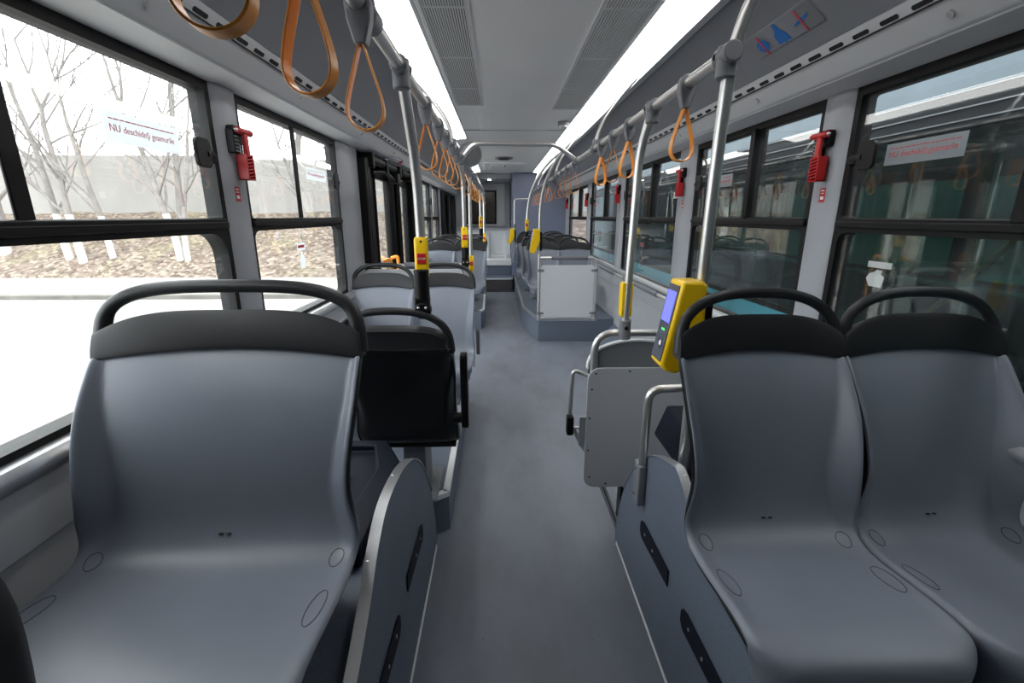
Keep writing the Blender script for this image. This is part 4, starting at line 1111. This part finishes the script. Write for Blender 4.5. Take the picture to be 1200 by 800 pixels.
M['pave'] = plain('footpath', rgb(134, 131, 126), .9, var=.08, scale=1.2)
struct(G().box(-60, 60, 10.65, 13.9, GZ - .1, GZ + .06).build('ground', M['pave']), 'footpath strip beyond the kerb', 'footpath')
struct(G().box(-60, 60, 10.5, 10.66, GZ - .1, GZ + .10).build('kerb', plain('kerb_stone', rgb(98, 95, 90), .9, var=.25, scale=3), bevel=.02), 'rough stone kerb across the yard', 'kerb')
# bank of dead leaves and dry weeds
m, nt, b = new_mat('leaf_litter'); N = nt.nodes; tc = N.new('ShaderNodeTexCoord')
v = N.new('ShaderNodeTexVoronoi'); v.inputs['Scale'].default_value = 11; v.inputs['Randomness'].default_value = 1
r1 = N.new('ShaderNodeValToRGB'); el = r1.color_ramp.elements; el[0].color = rgb(66, 55, 48); el[1].color = rgb(142, 128, 114); el.new(.35).color = rgb(98, 84, 74); el.new(.7).color = rgb(112, 102, 92)
nt.links.new(tc.outputs['Object'], v.inputs['Vector'])
sep = N.new('ShaderNodeSeparateColor'); nt.links.new(v.outputs['Color'], sep.inputs[0]); nt.links.new(sep.outputs[0], r1.inputs['Fac'])
n2 = N.new('ShaderNodeTexNoise'); n2.inputs['Scale'].default_value = .9; n2.inputs['Detail'].default_value = 6; nt.links.new(tc.outputs['Object'], n2.inputs['Vector'])
r2 = N.new('ShaderNodeValToRGB'); r2.color_ramp.elements[0].position = .52; r2.color_ramp.elements[1].position = .66; nt.links.new(n2.outputs['Fac'], r2.inputs['Fac'])
mx = N.new('ShaderNodeMixRGB'); mx.inputs['Color2'].default_value = rgb(112, 110, 80); ml = N.new('ShaderNodeMath'); ml.operation = 'MULTIPLY'; ml.inputs[1].default_value = .3
nt.links.new(r2.outputs['Color'], ml.inputs[0]); nt.links.new(ml.outputs[0], mx.inputs['Fac']); nt.links.new(r1.outputs['Color'], mx.inputs['Color1']); nt.links.new(mx.outputs[0], b.inputs['Base Color'])
b.inputs['Roughness'].default_value = .95
M['leaf'] = m
def bankz(x, y):
    s = (y - 13.9) / 4.4
    return GZ + .05 + 1.95 * max(0, s) ** .9 + .10 * noise.noise(V((x * .5, y * .8, 0))) * min(1, s * 3) + .03 * noise.noise(V((x * 4, y * 4, 2)))
g = G(); g.grid(lambda u, v: V((-34 + 64 * u, 13.9 + 4.4 * v, bankz(-34 + 64 * u, 13.9 + 4.4 * v))), 260, 30)
struct(g.build('bank', M['leaf']), 'sloping bank of dead leaves below the concrete wall', 'bank')
struct(G().box(-60, 60, 18.2, 40, GZ - .1, 1.2).build('ground', M['leaf']), 'ground behind the concrete wall', 'ground')
# concrete wall in panels
M['conc'] = plain('old_concrete', rgb(146, 143, 139), .9, var=.1, scale=.8, bump=.4, bscale=6)
for i in range(11):
    x = -34 + i * 6.0; h = 3.55 + (.12 if i % 3 == 1 else 0) - (.25 if i == 4 else 0)
    g = G(); g.box(x, x + 5.96, 18.1, 18.3, 1.0, h)
    struct(g.build('boundary_wall', M['conc'], bevel=.03), 'grey concrete boundary wall panel on top of the bank', 'wall')
# bare trees with whitewashed trunks
M['bark'] = plain('grey_bark', rgb(122, 117, 113), .9, var=.2, scale=6)
M['lime'] = plain('whitewash', rgb(190, 188, 184), .8, var=.04, scale=8)
def tree(x, y, h, lean, seed, label, lime=.95, r0=.11, low=0):
    rnd = random.Random(seed); z0 = bankz(x, y) - .1 if y > 13.9 else GZ
    t = thing('bare_tree', label, 'tree', (x, y, z0), 'bare winter trees on the bank')
    trunk = []; p = V((x, y, z0)); d = V((lean, rnd.uniform(-.05, .05), 1)).normalized(); n = 9
    for i in range(n + 1): trunk.append(p.copy()); p = p + d * h * .5 / n; d = (d + V((rnd.uniform(-.09, .09), rnd.uniform(-.09, .09), 0))).normalized()
    rs = [r0 * (1 - .5 * i / n) for i in range(n + 1)]
    g = G(); g.tube(trunk, rs, 9)
    tips = [(trunk[-1], d, rs[-1] * .9, h * .2, 0)]
    for i in range(3 + low, n): tips.append((trunk[i], (V((rnd.uniform(-1, 1), rnd.uniform(-.6, .6), rnd.uniform(.5, 1.1)))).normalized(), rs[i] * .5, h * .2, 1))
    tips.append((trunk[-1], (d + V((rnd.uniform(-.7, .7), rnd.uniform(-.5, .5), 0))).normalized(), rs[-1] * .8, h * .2, 0))
    while tips:
        p, d, r, L, lv = tips.pop()
        pts = [p]; q = p.copy(); k = 4
        for i in range(k):
            d = (d + V((rnd.uniform(-.16, .16), rnd.uniform(-.16, .16), rnd.uniform(-.05, .12)))).normalized(); q = q + d * L / k; pts.append(q.copy())
        g.tube(pts, [max(.0034, r * (1 - .55 * i / k)) for i in range(k + 1)], 5 if r > .02 else 3, caps=False)
        if lv < 5:
            for i in range(rnd.choice((2, 3)) if lv < 4 else 2):
                a = V((rnd.uniform(-1, 1), rnd.uniform(-1, 1), rnd.uniform(-.25, .8))) * .75
                tips.append((pts[rnd.choice((2, 3, 4))], (d + a).normalized(), r * .5, L * rnd.uniform(.62, .9), lv + 1))
    g.build('crown', M['bark'], t)
    if lime:
        k = 0; acc = 0; seg = []
        for i in range(n + 1):
            seg.append(trunk[i]); 
            if (trunk[i] - trunk[0]).length > lime: break
        G().tube(seg, [rs[i] * 1.06 for i in range(len(seg))], 10).build('whitewashed_trunk', M['lime'], t)
    return t
tree(-13.4, 14.9, 8.5, -.10, 1, 'bare leaning whitewashed tree, leftmost of the trio in the nearest left window', 1.0)
tree(-12.85, 14.7, 9.0, -.12, 2, 'bare whitewashed tree, middle of the trio in the nearest left window', 1.0)
tree(-12.1, 14.9, 8.0, -.06, 3, 'bare whitewashed tree, rightmost of the trio in the nearest left window', 1.0, .09)
tree(-9.95, 14.75, 8.8, -.04, 4, 'bare tree with twin pale trunk, left half, beside the first left pillar', 1.0)
tree(-9.72, 14.72, 7.5, -.03, 5, 'bare tree with twin pale trunk, right half, beside the first left pillar', 1.0, .08)
tree(-15.5, 15.1, 9.5, .04, 6, 'thick bare tree at the far left edge of the nearest left window', 1.0, .14)
tree(-11.1, 16.8, 8.5, .06, 11, 'bare tree near the wall behind the trio, with no whitewash', 0, .12)
tree(-6.9, 17.2, 5.5, -.28, 8, 'thin leaning bare tree in front of the wall, in the second left window', 0, .07)
tree(-4.55, 15.0, 7.0, .02, 9, 'bare tree with whitewashed trunk behind the front folding door pane', 1.5, .10)
tree(-17.8, 16.0, 9.0, .1, 10, 'bushy bare tree beyond the far left tree', 1.0, .13)
for i, (x, y, h, s) in enumerate(((8, 22, 11, 21), (11, 24, 12, 22), (14.5, 21, 11, 23), (-9, 22, 9, 24), (-4, 23, 9, 25), (17, 15, 10, 26))):
    o = tree(x, y, h, .03, s, ['tall bare tree behind the wall, seen over the neighbouring bus, leftmost', 'tall bare tree behind the wall, seen over the neighbouring bus, middle', 'tall bare tree behind the wall, seen over the neighbouring bus, right', 'bare tree behind the boundary wall, left of the leaning thin tree', 'bare tree behind the boundary wall, seen past the door', 'bare tree behind the neighbouring bus, far right'][i], 0, .13)
    o.location.z += 0

# neighbouring bus
t = thing('city_bus', 'turquoise city bus parked alongside, outside the right windows', 'bus', (2.87, 4, GZ))
X0, X1, YA, YZ = 1.62, 4.12, -2.5, 9.5
M['turq'] = plain('turquoise_paint', rgb(104, 200, 220), .3, coat=.4)
M['bustint'] = glass('tinted_bus_glass', (.32, .55, .53, 1), 1, dirt=.035)
M['bustint_far'] = glass('dark_tinted_bus_glass', (.13, .26, .25, 1), 1, dirt=.03)
M['liner'] = plain('dim_bus_lining', rgb(110, 114, 116), .6)
M['busdark'] = plain('dark_window_band', rgb(34, 36, 40), .45, var=.1, scale=2)
M['fascia'] = plain('grey_roof_fascia', rgb(150, 166, 176), .22, var=.08, scale=3, coat=.5)
for x0, x1, nm, sg in ((X0, X0 + .05, 'near', 1), (X1 - .05, X1, 'far', -1)):
    xo = x0 if sg > 0 else x1
    g = G(); g.box(x0, x1, YA, YZ, GZ + .22, .88); g.build('side_panel', M['turq'], t, bevel=.01)
    g = G()
    for y in (-.6, 1.0, 2.6, 4.4, 6.2, 8.2): g.box(x0 - .001, x1 + .001, y, y + .006, GZ + .25, .87)
    g.each('panel_joint', M['dark'], t)
    wins_ = [(-2.4, -.5), (-.4, 1.1), (1.25, 2.62), (2.76, 4.15), (4.32, 5.75), (5.9, 7.3), (7.45, 9.3)]
    for a, b in zip([YA] + [w[1] for w in wins_], [w[0] for w in wins_] + [YZ]): G().box(x0, x1, a, b, .88, 1.90).build('window_pillar', M['rubber'], t)
    G().box(x1 + .002 if sg > 0 else x0 - .012, x1 + .012 if sg > 0 else x0 - .002, YA, YZ, .0, .86).build('inner_lining', M['liner'], t)
    G().box(x0 - .002, x1 + .002, YA, YZ, .865, .90).build('sill_strip', M['rubber'], t)
    G().box(x0 - .001, x1 + .001, YA, YZ, 1.775, 1.915).build('top_band', M['busdark'], t)
    for a, b in wins_:
        w = G().box(x0 + .02, x0 + .026, a, b, .89, 1.79).build('window', M['bustint'] if sg > 0 else M['bustint_far'], t)
        g = G(); g.box(xo - .004 * sg, xo + .03 * sg, a, b, 1.37, 1.395) if sg > 0 else g.box(x1 - .03, x1 + .004, a, b, 1.37, 1.395)
        g.build('window_bar', M['rubber'], w)
g = G(); g.prism([(X0, YA, 1.905), (X0 - .004, YA, 2.06), (X0 + .02, YA, 2.25), (X0 + .10, YA, 2.42), (X0 + .35, YA, 2.53), (X1 - .35, YA, 2.53), (X1 - .10, YA, 2.42), (X1 - .02, YA, 2.25), (X1, YA, 1.905), (X1 - .06, YA, 1.905), (X1 - .3, YA, 2.2), (X0 + .3, YA, 2.2), (X0 + .06, YA, 1.905)], (0, YZ - YA, 0))
g.build('roof', M['fascia'], t)
for z in (1.80, 1.845, 1.905): G().box(X0 - .006, X0 + .004, YA, YZ, z, z + .005).build('drip_rail', M['alu'], t)
g = G(); g.box(X0 + .05, X1 - .05, YA, YZ, -.06, 0); g.build('bus_floor', M['vinyl'], t)
g = G(); g.box(X0, X1, YZ, YZ + .05, GZ + .2, 2.45); g.build('rear_panel', M['turq'], t, bevel=.01)
g = G(); g.box(X0, X1, YA - .05, YA, GZ + .2, 2.45); g.build('front_panel', M['rubber'], t, bevel=.01)
for y in (1.0, 6.6):
    for x in (X0 + .02, X1 - .28):
        wv = G().tube([(x, y, GZ + .48), (x + .26, y, GZ + .48)], .48, 32).build('wheel', M['rubber'], t, bevel=.03)
        G().tube([(x - .005, y, GZ + .48), (x + .02, y, GZ + .48)], .26, 24).build('hub', M['greyplas'], wv)
g = G()
for y in (.4, 2.9, 4.6, 6.0, 8.3):
    g.tube([(X0 + .75, y, 0), (X0 + .75, y, 2.2)], .016, 10)
    g.tube([(X1 - .75, y + .5, 0), (X1 - .75, y + .5, 2.2)], .016, 10)
g.each('inner_pole', M['steel'], t)
for (y, a, b) in ((1.9, .95, 1.36), (2.9, .9, 1.3), (4.6, .9, 1.25)):
    G().tube([(X0 + .35, y, b), (X0 + .40, y + .38, a)], .014, 10).build('inner_grab_bar', M['yellow'], t)
for y0_, y1_ in ((1.3, 2.6), (2.8, 4.1), (4.4, 5.7)): G().tube([(X0 + .12, y0_, 1.17), (X0 + .12, y1_, 1.17)], .010, 10).build('inner_wall_rail', M['steel'], t)
G().box(X0 - .004, X0 - .001, 2.07, 2.21, 1.215, 1.243).build('window_label', M['white'], t)
G().prism([(X0 - .004, 2.15 + a * .8, 1.145 + b * .6) for a, b in ((-.05, -.03), (.04, -.03), (.07, .03), (.05, .07), (.02, .08), (.0, .1), (-.04, .1), (-.03, .07), (-.06, .05))], (.003, 0, 0)).build('window_label', M['white'], t)
G().box(X0 - .004, X0 - .001, 4.6, 4.9, 1.62, 1.68).build('window_label', M['white'], t)
BL = ['first', 'second', 'third', 'fourth', 'fifth', 'sixth', 'seventh']
for k, yy in enumerate((1.3, 2.2, 3.1, 4.6, 5.5, 6.9, 7.8)):
    place(row, (X0 + .40, yy, .50), 0, 'seat inside the neighbouring bus, %s row from the camera' % BL[k], 'seats in the neighbouring bus')
c = place(st, (X0 + .75, 2.5, 1.84), .3, 'strap inside the neighbouring bus, nearest of three', 'straps in the neighbouring bus')
c = place(st, (X0 + .75, 3.3, 1.84), -.2, 'strap inside the neighbouring bus, middle of three', 'straps in the neighbouring bus')
c = place(st, (X0 + .75, 4.1, 1.84), .4, 'strap inside the neighbouring bus, farthest of three', 'straps in the neighbouring bus')
G().tube([(X0 + .75, .2, 1.84), (X0 + .75, 9.2, 1.84)], .016, 10).build('inner_rail', M['steel'], t)

# ------------------------------------------------------------------ light, world, camera
w = bpy.data.worlds.new('World'); scene.world = w; w.use_nodes = True
nt = w.node_tree; bg = nt.nodes['Background']
tc = nt.nodes.new('ShaderNodeTexCoord'); sp = nt.nodes.new('ShaderNodeSeparateXYZ'); nt.links.new(tc.outputs['Generated'], sp.inputs[0])
rp = nt.nodes.new('ShaderNodeValToRGB'); rp.color_ramp.elements[0].position = 0; rp.color_ramp.elements[0].color = (.82, .85, .9, 1); rp.color_ramp.elements[1].position = .8; rp.color_ramp.elements[1].color = (1, 1, 1, 1)
nt.links.new(sp.outputs['Z'], rp.inputs['Fac']); nt.links.new(rp.outputs['Color'], bg.inputs['Color'])
bg.inputs['Strength'].default_value = 6.6

cam = bpy.data.cameras.new('Camera'); co = bpy.data.objects.new('Camera', cam); COL.objects.link(co)
p_ = math.atan(147 / 545); yw = -math.atan(15 * math.cos(p_) / 545)
co.location = (-.155, 0, 1.45); co.rotation_euler = (PI / 2 - p_, 0, yw)
cam.sensor_width = 36; cam.lens = 545 / 1200 * 36; cam.clip_start = .02; cam.clip_end = 300
scene.camera = co
scene.view_settings.view_transform = 'Standard'; scene.view_settings.look = 'None'
scene.view_settings.exposure = .22; scene.view_settings.gamma = 1
scene.cycles.max_bounces = 8; scene.cycles.transparent_max_bounces = 32
scene.cycles.diffuse_bounces = 5; scene.cycles.glossy_bounces = 5
